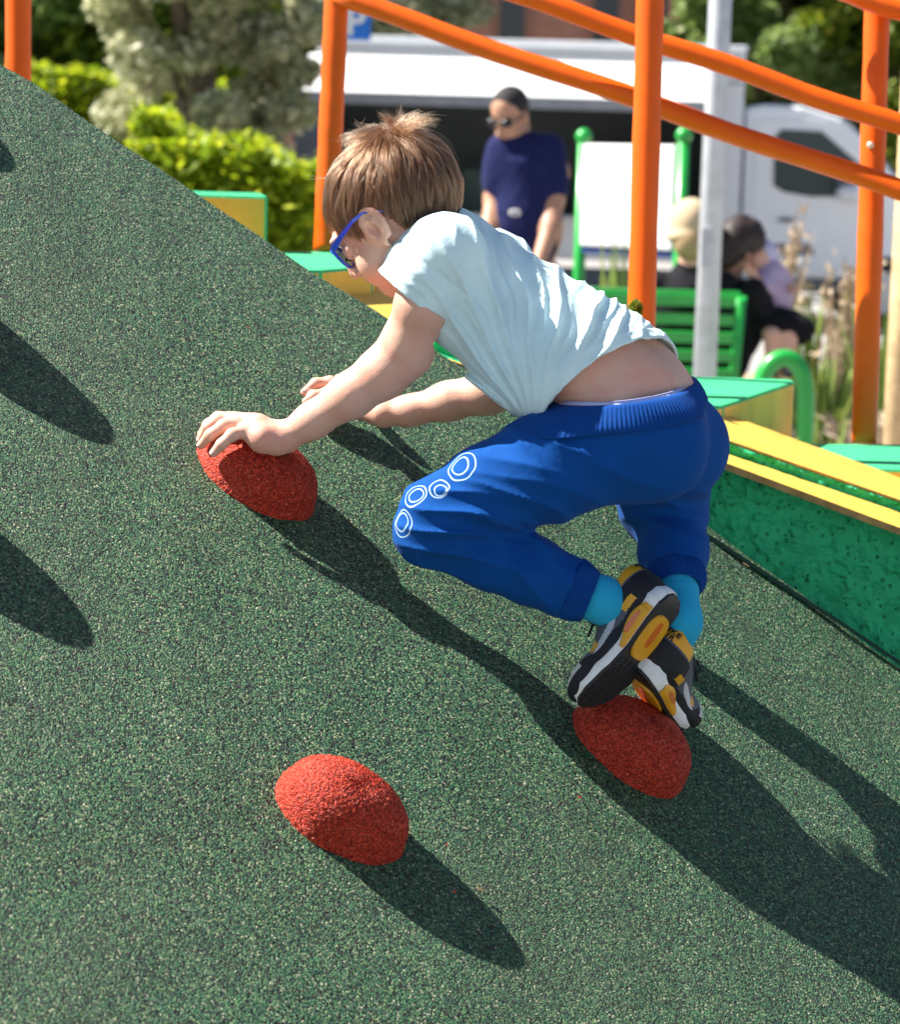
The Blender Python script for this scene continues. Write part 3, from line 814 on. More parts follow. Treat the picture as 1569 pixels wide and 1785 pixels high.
RINGS = [(803, 812, 3.10, .0125), (805, 812, 3.10, .0200), (766, 852, 3.10, .0085), (764, 850, 3.10, .0135), (724, 864, 3.11, .0105), (722, 864, 3.11, .0165), (699, 910, 3.14, .011), (700, 912, 3.14, .017)]
def rings(t, c):
    g = t.nodes.new('ShaderNodeNewGeometry'); v = coords(t); wob = nd(t, 'ShaderNodeTexNoise', Scale=28.0, Detail=1); t.links.new(v, wob.inputs['Vector'])
    s1 = t.nodes.new('ShaderNodeVectorMath'); s1.operation = 'SCALE'; s1.inputs['Scale'].default_value = .009; t.links.new(wob.outputs['Color'], s1.inputs[0])
    s2 = t.nodes.new('ShaderNodeVectorMath'); s2.operation = 'ADD'; t.links.new(g.outputs['Position'], s2.inputs[0]); t.links.new(s1.outputs[0], s2.inputs[1])
    fac = None
    for p, r in RING_PTS:
        d = t.nodes.new('ShaderNodeVectorMath'); d.operation = 'DISTANCE'; t.links.new(s2.outputs[0], d.inputs[0]); d.inputs[1].default_value = tuple(np.array(p) + .0045)
        cmp_ = t.nodes.new('ShaderNodeMath'); cmp_.operation = 'COMPARE'; t.links.new(d.outputs['Value'], cmp_.inputs[0]); cmp_.inputs[1].default_value = r; cmp_.inputs[2].default_value = .0010
        if fac is None: fac = cmp_.outputs[0]
        else:
            mx = t.nodes.new('ShaderNodeMath'); mx.operation = 'MAXIMUM'; t.links.new(fac, mx.inputs[0]); t.links.new(cmp_.outputs[0], mx.inputs[1]); fac = mx.outputs[0]
    return mix(t, fac, c, (.36, .50, .66))
from mathutils.bvhtree import BVHTree
bt = BVHTree.FromPolygons([tuple(q) for q in v_], [tuple(int(i) for i in q) for q in f_])
RING_PTS = []
for x, y, D, r in RINGS:
    d = unit(at(x, y, 1) - CAM); h = bt.ray_cast(Vector(CAM), Vector(d))
    if h[0] is None: h = bt.find_nearest(Vector(at(x, y, 3.15)))
    RING_PTS.append((np.array(h[0]), r))
M_blue = cloth('royal_blue_sweat_cloth', (.002, .068, .30), .30, 700, sheen=.03, extra=rings)
M_blue2 = cloth('ribbed_blue_cloth', (.002, .052, .25), .15, 700, sheen=.03)
trousers = mesh_obj('trousers', v_, f_, M_blue, boy, smooth=True)

# waistband and cuffs: ribbed bands
def band(name, base_p, base_n, sec, w, n=200, ribs=90, amp=.0009, over=.0015, bulge=.002, mat=M_blue2, rmax=.17):
    "band around the shape sec, between plane base_p and base_p + w*n"
    n3 = unit(base_n); u = unit(np.cross(n3, cR)); v = np.cross(n3, u); V = []; F_ = []; rows = 9
    prof = [(0, -.004), (0, over), (.06, over + bulge * .6), (.3, over + bulge), (.6, over + bulge), (.9, over + bulge * .5), (1, over), (1.0, -.003), (.9, -.006)]
    for s, off in prof:
        c = base_p + n3 * w * s
        A = np.linspace(0, 2 * math.pi, n, endpoint=False)
        dirs = np.cos(A)[:, None] * u + np.sin(A)[:, None] * v
        lo_ = np.zeros(n); hi_ = np.full(n, rmax)
        for _ in range(18):
            mid = (lo_ + hi_) / 2; d = Shape.eval(sec, (c + dirs * mid[:, None]).astype(f32)); ins = d < 0
            lo_ = np.where(ins, mid, lo_); hi_ = np.where(ins, hi_, mid)
        for _ in range(2): lo_ = (np.roll(lo_, 1) + lo_ * 2 + np.roll(lo_, -1)) / 4
        rr = lo_ + off + amp * np.cos(A * ribs) * (0 < s < 1) + .0015 * np.sin(A * 7 + s * 2) * (0 < s < 1)
        V += list(c + dirs * rr[:, None])
    for j in range(len(prof) - 1):
        for i in range(n): a, b_ = j * n + i, j * n + (i + 1) % n; F_.append((a, b_, b_ + n, a + n))
    return mesh_obj(name, V, F_, mat, boy, smooth=True)
wc = wb_p + (at(1085, 700, 3.222) - wb_p) - ((at(1085, 700, 3.222) - wb_p) @ wb_n) * wb_n
band('waistband', wc - wb_n * .030, wb_n, tr, .034, n=720, ribs=150, amp=.0006, over=.0045, bulge=.0028)
band('cuff', cuffL_p - cuffL_n * .002, cuffL_n, tr, .030, n=480, ribs=70, amp=.0006, over=-.002, bulge=.002, rmax=.056)
band('cuff', cuffR_p - cuffR_n * .002, cuffR_n, tr, .030, n=480, ribs=70, amp=.0006, over=-.002, bulge=.002, rmax=.056)
# -------- skin, kept inside the clothes
def body_post(P, d):
    def fn(p, e):
        e = e + wrist_creases(p)
        c1 = shirt_cut(p); i = (c1 < -.006) & ~(((p - HO) @ HF > .015) & (nrm(p - HO) < .15))
        if i.any(): q = Shape.eval(sh, p[i]); e[i] = np.where(q < .010, np.maximum(e[i], q + .0145 * np.clip(-c1[i] / .02, .45, 1)), e[i])
        c2 = tr_cut(p); i = c2 < -.008
        if i.any(): q = Shape.eval(tr, p[i]); e[i] = np.where(q < .02, np.maximum(e[i], q + .012), e[i])
        return e
    return near_apply(fn, P, d, .05)
body.post = body_post
v_, f_ = body.mesh(.0021, slack=.02)
body_o = mesh_obj('body', v_, f_, M_skin, boy, smooth=True)
# -------- briefs showing at the back of the waistband
band('briefs', wc + wb_n * .0015, wb_n, tr, .006, n=300, ribs=60, amp=.0002, over=-.0055, bulge=.0005, mat=M_brief)

# -------- hair
def hair():
    mh = bpy.data.materials.new('brown_hair'); mh.use_nodes = True; t = mh.node_tree; t.nodes.clear()
    out = t.nodes.new('ShaderNodeOutputMaterial'); hb = t.nodes.new('ShaderNodeBsdfHairPrincipled'); hb.parametrization = 'COLOR'
    hi = t.nodes.new('ShaderNodeHairInfo')
    c = ramp(t, hi.outputs['Random'], [(0, (.030, .012, .006)), (.5, (.085, .038, .018)), (1, (.21, .105, .05))])
    t.links.new(c, hb.inputs['Color']); hb.inputs['Roughness'].default_value = .32; hb.inputs['Radial Roughness'].default_value = .5
    t.links.new(hb.outputs[0], out.inputs[0])
    W = unit(np.array([-.60, .14, .80])); e1 = unit(np.cross(W, [0, 1, 0])); e1 = unit(np.array([1, 0, 0]) - W[0] * W); e2 = np.cross(W, e1)
    R3 = np.array([.0845, .0690, .0765]); C3 = np.array([-.010, 0, .006])
    rng = np.random.default_rng(11)
    def ulim(f, l, rnd):
        af = np.array([-.12, -.05, -.012, -.004, .004, .024, .029, .045, .060, .12])
        au = np.array([-.085, -.078, -.058, -.012, .010, .010, -.034, -.026, .004, .016])
        return np.interp(f, af, au) + rnd
    N = 36000; K = 14
    th0 = np.arccos(1 - rng.random(N) * 1.62) ; ph = rng.random(N) * 2 * np.pi
    ncl = 2600; cth = np.arccos(1 - rng.random(ncl) * 1.62); cph = rng.random(ncl) * 2 * np.pi
    def dirs(th, p): return (np.cos(th)[:, None] * W + np.sin(th)[:, None] * (np.cos(p)[:, None] * e1 + np.sin(p)[:, None] * e2))
    D0 = dirs(th0, ph); CD = dirs(cth, cph)
    cl = np.empty(N, int)
    for i in range(0, N, 3000): cl[i:i + 3000] = np.argmax(D0[i:i + 3000] @ CD.T, 1)
    clen = rng.uniform(.75, 1.15, ncl); clift = rng.uniform(.3, 1.25, ncl); cturn = rng.normal(0, .16, ncl)
    Lm = .075 * clen[cl] * rng.uniform(.85, 1.1, N)
    pts = np.zeros((N, K, 3)); keep = np.ones(N, bool)
    # skip roots below the hairline
    pr = C3 + D0 * R3
    keep &= pr[:, 2] > ulim(pr[:, 0], pr[:, 1], rng.normal(.004, .003, N)) + .004
    th = th0.copy(); p = ph.copy(); alive = np.ones(N, bool)
    step = Lm / (K - 1); rlim = rng.normal(-.002, .0045, N) + .004 * (rng.random(ncl)[cl] - .5) * 2
    spike = (th0 < .34) * rng.random(N) ** .5
    for k in range(K):
        s = k / (K - 1)
        d = dirs(th, p); base = C3 + d * R3
        clump = dirs(cth[cl] + (th - th0), cph[cl] + cturn[cl] * s)
        w = .08 + .50 * s
        dd = d * (1 - w) + clump * w; dd /= np.linalg.norm(dd, axis=1)[:, None]
        lift = .0015 + .0125 * math.sin(min(1, s * 1.5) * 1.45) * clift[cl] * (.55 + .45 * np.clip(th0 / .8, 0, 1)) - .004 * s * s
        lift = lift + spike * .028 * s * (1.1 - .35 * s)
        q = C3 + dd * (R3 + lift[:, None])
        q += rng.normal(0, .00025, (N, 3)) * s
        q += spike[:, None] * s * .012 * np.stack([np.cos(p * 1.0), np.sin(p), np.zeros(N)], 1)
        if k:
            low = q[:, 2] < ulim(q[:, 0], q[:, 1], rlim)
            alive &= ~low
            q = np.where(alive[:, None], q, pts[:, k - 1] + (q - pts[:, k - 1]) * .03)
        pts[:, k] = q
        th = th + np.where(alive, step / .082, 0) * np.where(spike > .3, .35, 1)
        p = p + .05 * cturn[cl] * 2
    short = np.linalg.norm(pts[:, -1] - pts[:, 0], axis=1) < .006
    keep &= ~(short & (rng.random(N) < .3))
    pts = pts[keep]; n = len(pts)
    # the two flicks at the crown, stray hairs
    ex = []
    def tuft(root, tip, cnt, spread, bend):
        for _ in range(cnt):
            r0 = np.array(root) + rng.normal(0, .005, 3); t1 = np.array(tip) + rng.normal(0, spread, 3); mid = (r0 + t1) / 2 + np.array(bend) + rng.normal(0, .001, 3)
            s = np.linspace(0, 1, K)[:, None]; ex.append((1 - s) ** 2 * r0 + 2 * s * (1 - s) * mid + s * s * t1)
    Wp = C3 + W * R3
    def lpt(x, y, D): q = at(x, y, D) - HO; return np.array([q @ HF, q @ HLt, q @ HUo])
    rt = lpt(698, 240, 3.19)
    tuft(rt, lpt(664, 200, 3.18), 120, .0035, lpt(690, 212, 3.18) - (rt + lpt(664, 200, 3.18)) / 2)
    tuft(rt, lpt(738, 206, 3.18), 150, .0040, lpt(706, 212, 3.18) - (rt + lpt(738, 206, 3.18)) / 2)
    tuft(rt, lpt(697, 192, 3.19), 60, .004, np.zeros(3))
    tuft(lpt(640, 232, 3.19), lpt(622, 214, 3.18), 30, .005, np.zeros(3))
    for _ in range(14):
        a_ = rng.choice(np.nonzero(pts[:, 2, 2] > .060)[0]); b0 = pts[a_, 2]; o_ = unit(b0 - C3); tuft(b0, b0 + o_ * rng.uniform(.012, .026) + rng.normal(0, .012, 3), 1, .001, o_ * .004)
    allp = np.concatenate([pts, np.array(ex)]); n = len(allp)
    Wd = HO + allp.reshape(-1, 3) @ HA
    hc = bpy.data.hair_curves.new('hair'); hc.add_curves([K] * n)
    hc.position_data.foreach_set('vector', Wd.astype(np.float32).ravel()) if hasattr(hc, 'position_data') else hc.attributes['position'].data.foreach_set('vector', Wd.astype(np.float32).ravel())
    rad = np.tile(np.interp(np.linspace(0, 1, K), [0, .15, .7, 1], [.00015, .00019, .00016, .00004]), n).astype(np.float32)
    ra = hc.attributes.get('radius') or hc.attributes.new('radius', 'FLOAT', 'POINT'); ra.data.foreach_set('value', rad)
    hc.materials.append(mh)
    ho = bpy.data.objects.new('hair', hc); COL.objects.link(ho); setparent(ho, boy)
    # scalp under the strands
    cap = Shape(); A = HA
    cap.ell(hp(*C3), R3 + .0012, A, k=.004)
    def cp(P, d):
        q = (P - HO) @ HA.T
        return np.maximum(d, (ulim(q[:, 0], q[:, 1], .010) - q[:, 2]).astype(f32))
    cap.post = cp; v, f = cap.mesh(.003)
    mesh_obj('scalp_hair', v, f, simple('hair_roots', (.13, .075, .045), .8, bmp=.5, bscale=400), ho, smooth=True)
hair()

# -------- glasses
def glasses():
    mf = simple('blue_plastic', (.015, .07, .62), .22, var=.05, coat=.5)
    ml, t, b = material('lens_glass'); b.inputs['Base Color'].default_value = (.42, .48, .47, 1); b.inputs['Roughness'].default_value = .02
    b.inputs['Transmission Weight'].default_value = 1.0; b.inputs['IOR'].default_value = 1.2
    gf, gu = .098, .000
    g = MB()
    def rim(s_):
        P = []
        for i in range(33):
            a = 2 * math.pi * i / 32; x = math.copysign(abs(math.cos(a)) ** .75, math.cos(a)) * .0215; z = math.copysign(abs(math.sin(a)) ** .8, math.sin(a)) * .0175
            P.append(hp(gf - .004 - abs(x + .025) * .10 - z * -.06, s_ * (.0265 + x), gu - .016 + z))
        return P
    for s_ in (-1, 1): g.tube(rim(s_), [.0034 if 2 < i < 15 else .0024 for i in range(33)], 8, caps=False)
    g.tube([hp(gf - .002, .006, gu - .010), hp(gf + .002, 0, gu - .008), hp(gf - .002, -.006, gu - .010)], .002, 8)
    go = g.build('glasses', mf, boy)
    for s_ in (-1, 1):
        q = rim(s_)[:-1]; m = MB(); c = sum(q) / 32; m.poly([c + (p - c) * .97 for p in q]); m.build('lens', ml, go)
        tm = MB(); y = .0485 * s_
        path = [(gf - .008, y, gu - .004), (gf - .014, y * 1.12, gu - .003), (.062, y * 1.40, gu - .001), (.034, .0765 * s_, gu + .002), (.016, .0775 * s_, gu + .001), (.004, .0770 * s_, gu - .006), (-.010, .0755 * s_, gu - .018)]
        pts = [hp(*p) for p in path]; tmo = []
        for i, p in enumerate(pts):
            h = (.0052, .0045, .0034, .0022, .0019, .0018, .0017)[i]
            tmo.append([p + HUo * h + HLt * .0012, p + HUo * h - HLt * .0012, p - HUo * h - HLt * .0012, p - HUo * h + HLt * .0012])
        pr_ = None
        for ring in tmo:
            r_ = [tm.bm.verts.new(Vector(q2)) for q2 in ring]
            if pr_:
                for i in range(4): tm.bm.faces.new([pr_[i], pr_[(i + 1) % 4], r_[(i + 1) % 4], r_[i]])
            else: tm.bm.faces.new(r_)
            pr_ = r_
        tm.bm.faces.new(pr_[::-1]); tm.build('temple_arm', mf, go)
    return go
glasses()
def eyes():
    mw, t, b = material('eye'); tc = t.nodes.new('ShaderNodeTexCoord')
    b.inputs['Base Color'].default_value = (.75, .72, .70, 1); b.inputs['Roughness'].default_value = .15
    mi_ = simple('iris', (.10, .07, .04), .2)
    for s_ in (-1, 1):
        m = MB(); m.ball(hp(.0765, .029 * s_, -.0185), .0105, 0); m.ball(hp(.0830, .029 * s_, -.0230), .0048, 1)
        m.build('eye', None, boy, mats=[mw, mi_])
        lash = MB()
        for i in range(14):
            a = (i / 13 - .5) * .020; p = hp(.0865 - abs(a) * .3, .029 * s_ + a, -.021); lash.tube([p, p + HF * .004 - HUo * .0025 + HLt * a * .15], [.0004, .00015], 4)
        lash.build('eyelashes', simple('lash', (.05, .03, .02), .8), boy)
        br = MB()
        for i in range(40):
            a = (i / 39 - .5) * .030; p = hp(.0865 - abs(a) * .35, .030 * s_ + a, .004 + RNG.normal(0, .0012)); br.tube([p, p + HLt * .006 * s_ + HF * .0012], [.00035, .0001], 4)
        br.build('eyebrow', simple('brow', (.18, .11, .07), .8), boy)
eyes()
def nails():
    mn = simple('nail', (.80, .52, .45), .25, var=.04)
    for a, b_ in (((386, 774, 3.188), (372, 790, 3.192)), ((366, 758, 3.210), (350, 776, 3.218)), ((362, 745, 3.232), (349, 766, 3.240)), ((550, 668, 3.47), (530, 684, 3.50))):
        p0, p1 = at(*a), at(*b_)
        if a[0] > 500: p0, p1 = onr(550, 668, .016), onr(530, 684, .008)
        d = unit(p1 - p0); up_ = unit(RN * .8 - cR * .5 - cF * .25); up_ = unit(up_ - (up_ @ d) * d); l = np.cross(d, up_)
        s = Shape(); s.ell(p1 + up_ * .0046 - d * .0008, (.0048, .0036, .0013), np.array([d, l, up_]), k=.001)
        v, f = s.mesh(.0007, pad=.003, B=12); mesh_obj('fingernail', v, f, mn, boy, smooth=True)
nails()

# -------- socks
def sock(name, a, b_, c, ra, rb, rc):
    s = Shape(); s.chain([a, b_, c], [ra, rb, rc], k=.02)
    ax = unit(b_ - a)
    def w(P): return (-.0009 * np.abs(np.sin(((P - a) @ ax) * 260 + 1.5 * vnoise(P, 30, 3))) * np.exp(-((P - (a + b_) / 2) @ ax) ** 2 / .02 ** 2)).astype(f32)
    v, f = s.mesh(.0022, warp=w); return mesh_obj(name, v, f, M_sock, boy, smooth=True)
sock('sock', at(995, 1026, 3.171), at(1050, 1046, 3.178), at(1098, 1075, 3.185), .0300, .0275, .028)
sock('sock', at(1178, 1000, 3.255), at(1186, 1085, 3.207), at(1168, 1150, 3.205), .031, .0260, .020)

# -------- trainers, modelled in their own frame: x to the toe, y to the outside, z up; sole at z=0
M_black = simple('black_suede', (.012, .012, .016), .75, bmp=.4, bscale=500)
M_grey = simple('grey_mesh', (.10, .11, .14), .7, bmp=.5, bscale=700)
M_silver = simple('silver_trim', (.62, .62, .64), .45, var=.06)
M_white = simple('white_foam', (.90, .89, .86), .55, var=.08, vscale=60, bmp=.2)
M_amber = simple('amber_rubber', (.80, .38, .015), .45, var=.08, vscale=40)
M_outs = simple('black_outsole', (.022, .020, .022), .6, bmp=.3, bscale=300)
M_air = simple('orange_air_window', (.75, .16, .015), .15, coat=.6)
def trainer(name, heel, fwd, up, side, toe_bend=0.0, L=.196):
    """side=+1: the outside of the shoe is at +y"""
    fr = frame3(fwd, up); O = np.array(heel)
    # toe_bend: the forefoot turns up by this angle ahead of the ball
    xb = .118; cb, sb = math.cos(toe_bend), math.sin(toe_bend)
    def loc(p):
        x, y, z = p; 
        if x > xb and toe_bend:
            t_ = min(1, (x - xb) / .02); ang = toe_bend * t_
            dx, dz = x - xb, z - 0.0
            x, z = xb + dx * math.cos(ang) - dz * math.sin(ang) * .6, z * 1.0 + dx * math.sin(ang)
        return O + x * fr[0] + y * side * fr[1] + z * fr[2]
    def world(V): return np.array([loc(p) for p in V])
    I = np.eye(3); mk = lambda: Shape()
    parts = []
    def outline(x):   # half widths (inner, outer) of the footprint
        s = np.clip(x / L, 0, 1)
        wo = np.interp(s, [0, .03, .1, .25, .45, .68, .85, .95, 1], [.004, .018, .027, .029, .028, .038, .034, .022, .004])
        wi = np.interp(s, [0, .03, .1, .25, .45, .68, .85, .95, 1], [.004, .018, .026, .026, .025, .034, .031, .020, .004])
        return wi, wo
    def slab(z0, z1, grow0, grow1, nx=60, nz=7, x0=0.0, x1=L, cyl=0.0):
        V = []; F_ = []; xs = x0 + (x1 - x0) * (0.5 - 0.5 * np.cos(np.linspace(0, np.pi, nx)))
        loop = []
        for x in xs: loop.append((x, outline(x)[1]))
        for x in xs[::-1]: loop.append((x, -outline(x)[0]))
        n = len(loop); ax, ay = (x0 + x1) / 2, 0.0
        for j in range(nz):
            s = j / (nz - 1); g = grow0 + (grow1 - grow0) * s + cyl * math.sin(math.pi * s); z = z0(0) if False else None
            for x, y in loop:
                zz = z0(x) + (z1(x) - z0(x)) * s
                nx_ = (x - ax) / (L / 2); V.append((x + g * (nx_ ** 3), y + g * (1 if y > 0 else -1), zz))
        for j in range(nz - 1):
            for i in range(n): a, b_ = j * n + i, j * n + (i + 1) % n; F_.append((a, b_, b_ + n, a + n))
        for i in range(nx - 1):
            F_.append((i, n - 1 - i, n - 2 - i, i + 1)); o2 = (nz - 1) * n; F_.append((o2 + i, o2 + i + 1, o2 + n - 2 - i, o2 + n - 1 - i))
        return V, F_
    base = lambda x: .004 + .010 * max(0, (x - .13) / .066) ** 2 + .004 * max(0, (.02 - x) / .02) ** 2
    mid = lambda x: .030 - .010 * min(1, x / .13) + .008 * max(0, (x - .15) / .046)
    e = boy
    V, F_ = slab(lambda x: base(x) - .004, lambda x: base(x) + .001, -.001, .0, nz=3)
    sole = mesh_obj('shoe', world(V), F_, M_outs, e)          # the outsole carries the rest of the shoe
    V, F_ = slab(lambda x: base(x), mid, .0005, -.0015, cyl=.0025, nz=8)
    mesh_obj('midsole', world(V), F_, M_white, sole, smooth=False)
    # amber wedge round the middle of the sole with flutes
    nx, nz = 90, 8
    for sd in (1, -1):
        V = []; F_ = []; o_ = 0
        for i in range(nx):
            s = i / (nx - 1); x = .030 + .066 * s; w = outline(x)[1 if sd > 0 else 0]
            ztop = base(x) + (mid(x) - base(x)) * (.40 + .58 * math.sin(math.pi * min(1, (s * .9 + .12)))) ; zb = base(x) - .0005
            for j in range(nz):
                q = j / (nz - 1); fl = .0012 * abs(math.sin(q * 16)) * (1 if .1 < s < .95 else 0)
                V.append((x, sd * (w + .0022 + .0018 * math.sin(math.pi * q) + fl), zb + (ztop - zb) * q))
        for i in range(nx - 1):
            for j in range(nz - 1): a = o_ + i * nz + j; F_.append((a, a + nz, a + nz + 1, a + 1))
        mesh_obj('sole_insert', world(V), F_, M_amber, sole, smooth=True)
    # underside: amber pad, heel patch, tread lugs
    def pad(cx, cy, rx, ry, z, h, mat, nm, par=sole, pw=.7):
        V = [(cx, cy, z)]; n = 32
        for r, dz in ((1, 0), (.96, h)):
            for i in range(n):
                a = 2 * math.pi * i / n; V.append((cx + rx * r * math.copysign(abs(math.cos(a)) ** pw, math.cos(a)), cy + ry * r * math.copysign(abs(math.sin(a)) ** pw, math.sin(a)), z + dz))
        F_ = [(1 + i, 1 + (i + 1) % n, 33 + (i + 1) % n, 33 + i) for i in range(n)] + [tuple(range(33, 65))]
        return mesh_obj(nm, world(V), F_, mat, par)
    pad(.066, 0, .034, .0235, -.0004, -.0030, M_amber, 'sole_pad')
    pad(.060, 0, .020, .0065, -.0032, -.0012, M_air, 'air_window')
    m = []; F_ = []
    for xi in range(9):
        for yi in range(5):
            x = .108 + xi * .0092; y = (yi - 2) * .0125 + (xi % 2) * .003; wi, wo = outline(x)
            if -wi + .004 < y < wo - .004:
                o_ = len(m); z = base(x) - .004; a = .0034
                m += [(x - a, y - a, z), (x + a, y - a * .6, z), (x + a, y + a, z), (x - a, y + a * .6, z), (x - a * .8, y - a * .8, z - .0026), (x + a * .8, y - a * .5, z - .0026), (x + a * .8, y + a * .8, z - .0026), (x - a * .8, y + a * .5, z - .0026)]
                F_ += [tuple(o_ + k for k in q) for q in ((0, 1, 5, 4), (1, 2, 6, 5), (2, 3, 7, 6), (3, 0, 4, 7), (4, 5, 6, 7))]
    mesh_obj('tread', world(m), F_, M_outs, sole)
    # amber air window on the outer side
    for sd in (1, -1):
        V = []; n = 24; w = outline(.060)[1 if sd > 0 else 0]
        for r, o_ in ((1.0, .0030), (.85, .0050)):
            for i in range(n):
                a = 2 * math.pi * i / n; V.append((.061 + .019 * r * math.copysign(abs(math.cos(a)) ** .6, math.cos(a)), sd * (w + o_), .0155 + .0045 * r * math.sin(a)))
        mesh_obj('air_window', world(V), [(i, (i + 1) % n, n + (i + 1) % n, n + i) for i in range(n)] + [tuple(range(n, 2 * n))], M_air, sole)
    # upper
    u = Shape()
    u.ell((.030, 0, .040), (.033, .026, .036), I, k=.02)
    u.ell((.070, .001, .040), (.055, .028, .034), I, k=.02)
    u.ell((.130, .003, .024), (.058, .034, .026), I, k=.02)
    u.ell((.160, .003, .022), (.035, .032, .019), I, k=.02)
    u.cone((.035, 0, .045), (.026, 0, .072), .028, .027, k=.02)
    u.cone((.060, 0, .055), (.072, 0, .070), .022, .016, k=.02)
    def up_post(P, d):
        x, y, z = P[:, 0], P[:, 1], P[:, 2]
        top = z - (.078 - .30 * np.clip(x - .02, 0, .05) + .5 * np.clip(.012 - x, 0, 1))
        op = np.hypot((x - .042) / .030, y / .0195) - 1; hole = np.maximum(op * .02, .050 - z)
        d = np.maximum(d, np.where(x < .085, top, -1)); d = np.maximum(d, -hole)
        return np.maximum(d, (.012 - z))
    u.post = up_post
    v, f = u.mesh(.0014, slack=.008)
    # panels by height and position
    c = v[f].mean(1); x, y, z = c.T; ya = np.abs(y) / .03
    mi = np.full(len(f), 1)                                    # grey quarter
    rand_line = mid(0)
    low = z < .031 + .012 * np.exp(-((x - .165) / .03) ** 2) + .020 * np.clip((.035 - x) / .035, 0, 1)
    mi[low] = 0                                                # black mudguard
    mi[(x < .052 - .25 * (z - .03)) & (z < .060)] = 0          # black heel counter
    sw = (np.abs(z - (.036 + .010 * np.clip((.105 - x) / .05, -1, 1))) < .0055 * np.clip((x - .062) / .02, 0, 1) * np.clip((.128 - x) / .02, 0, 1)) & (z > .03)
    mi[sw] = 2                                                 # pale curved flash
    mi[(x < .034) & (z > .062)] = 3                            # amber heel tab
    mi[(np.abs(x - .045) < .0115) & (np.abs(z - .0375 - .10 * (x - .045)) < .0055) & (ya > .5)] = 3
    mi[(x > .112) & (x < .128) & (z > .036) & (ya > .35)] = 3
    mi[(x > .150) & (z > .030)] = 2
    upper = mesh_obj('upper', world(v), f, None, sole, smooth=True, mats=[M_black, M_grey, M_silver, M_amber], midx=mi)
    # padded collar and tongue
    cv = MB(); ring = []
    for i in range(33):
        a = 2 * math.pi * i / 32; x = .042 + .030 * math.cos(a); y = .0205 * math.sin(a); z = .078 - .30 * min(.05, max(0, x - .02)) + .5 * max(0, .012 - x)
        ring.append(loc((x, y, z - .002)))
    cv.tube(ring, .0042, 10, caps=False); cv.build('collar', M_grey, sole)
    tg = Shape(); tg.ell((.076, 0, .068), (.010, .017, .026), frame3((.6, 0, -.8), (.8, 0, .6)), k=.01); v, f = tg.mesh(.0025); mesh_obj('tongue', world(v), f, M_black, sole, smooth=True)
    lc = MB()
    for i in range(6):
        x = .086 + i * .0095; z = .064 - .040 * (i / 5) ** .9 + .0055
        pts = [loc((x + .003 * s_, .019 * s_ * (1 - .05 * i), z - .0085 * s_ * s_)) for s_ in np.linspace(-1, 1, 9)]
        lc.tube(pts, .0022, 7)
    for s_ in (-1, 1):
        lc.tube([loc((.083, 0, .072)), loc((.088, .012 * s_, .082)), loc((.096, .020 * s_, .078)), loc((.094, .015 * s_, .068)), loc((.086, .003 * s_, .072))], .0020, 7)
        lc.tube([loc((.084, 0, .072)), loc((.098, .010 * s_, .076)), loc((.112, .019 * s_, .066))], .0019, 7)
    lc.build('laces', M_black, sole)
    # raised lettering on the heel tab
    for txt, zc in (('NIKE', .0735), ('AIR', .0655)):
        cu = bpy.data.curves.new('t', 'FONT'); cu.body = txt; cu.size = .0092; cu.align_x = 'CENTER'; cu.align_y = 'CENTER'; cu.extrude = .0004; cu.offset = .0003; cu.space_character = 1.15
        to = bpy.data.objects.new('t', cu); COL.objects.link(to); dg = bpy.context.evaluated_depsgraph_get(); dg.update()
        me = bpy.data.meshes.new_from_object(to.evaluated_get(dg)); bpy.data.objects.remove(to)
        vv = np.array([q.co[:] for q in me.vertices]); W_ = []
        for q in vv:
            ang = q[0] / .022 * (1 if side > 0 else -1); r_ = .0335; W_.append(loc((.030 - (r_ + q[2]) * math.cos(ang), -(r_ * .93 + q[2]) * math.sin(ang) , zc + q[1])))
        me.vertices.foreach_set('co', np.array(W_, dtype=np.float32).ravel()); me.update(); me.materials.append(M_black)
        lo_ = bpy.data.objects.new('heel_lettering', me); COL.objects.link(lo_); setparent(lo_, sole)
    return sole
trainer('shoe', at(1184, 1040, 3.150), cam_dir(-.58, -.81, .05), cam_dir(-.64, .45, .60), 1, toe_bend=.16)
trainer('shoe', at(1108, 1172, 3.165), cam_dir(.30, -.50, .81), cam_dir(.66, .70, .19), -1, toe_bend=.2, L=.178)
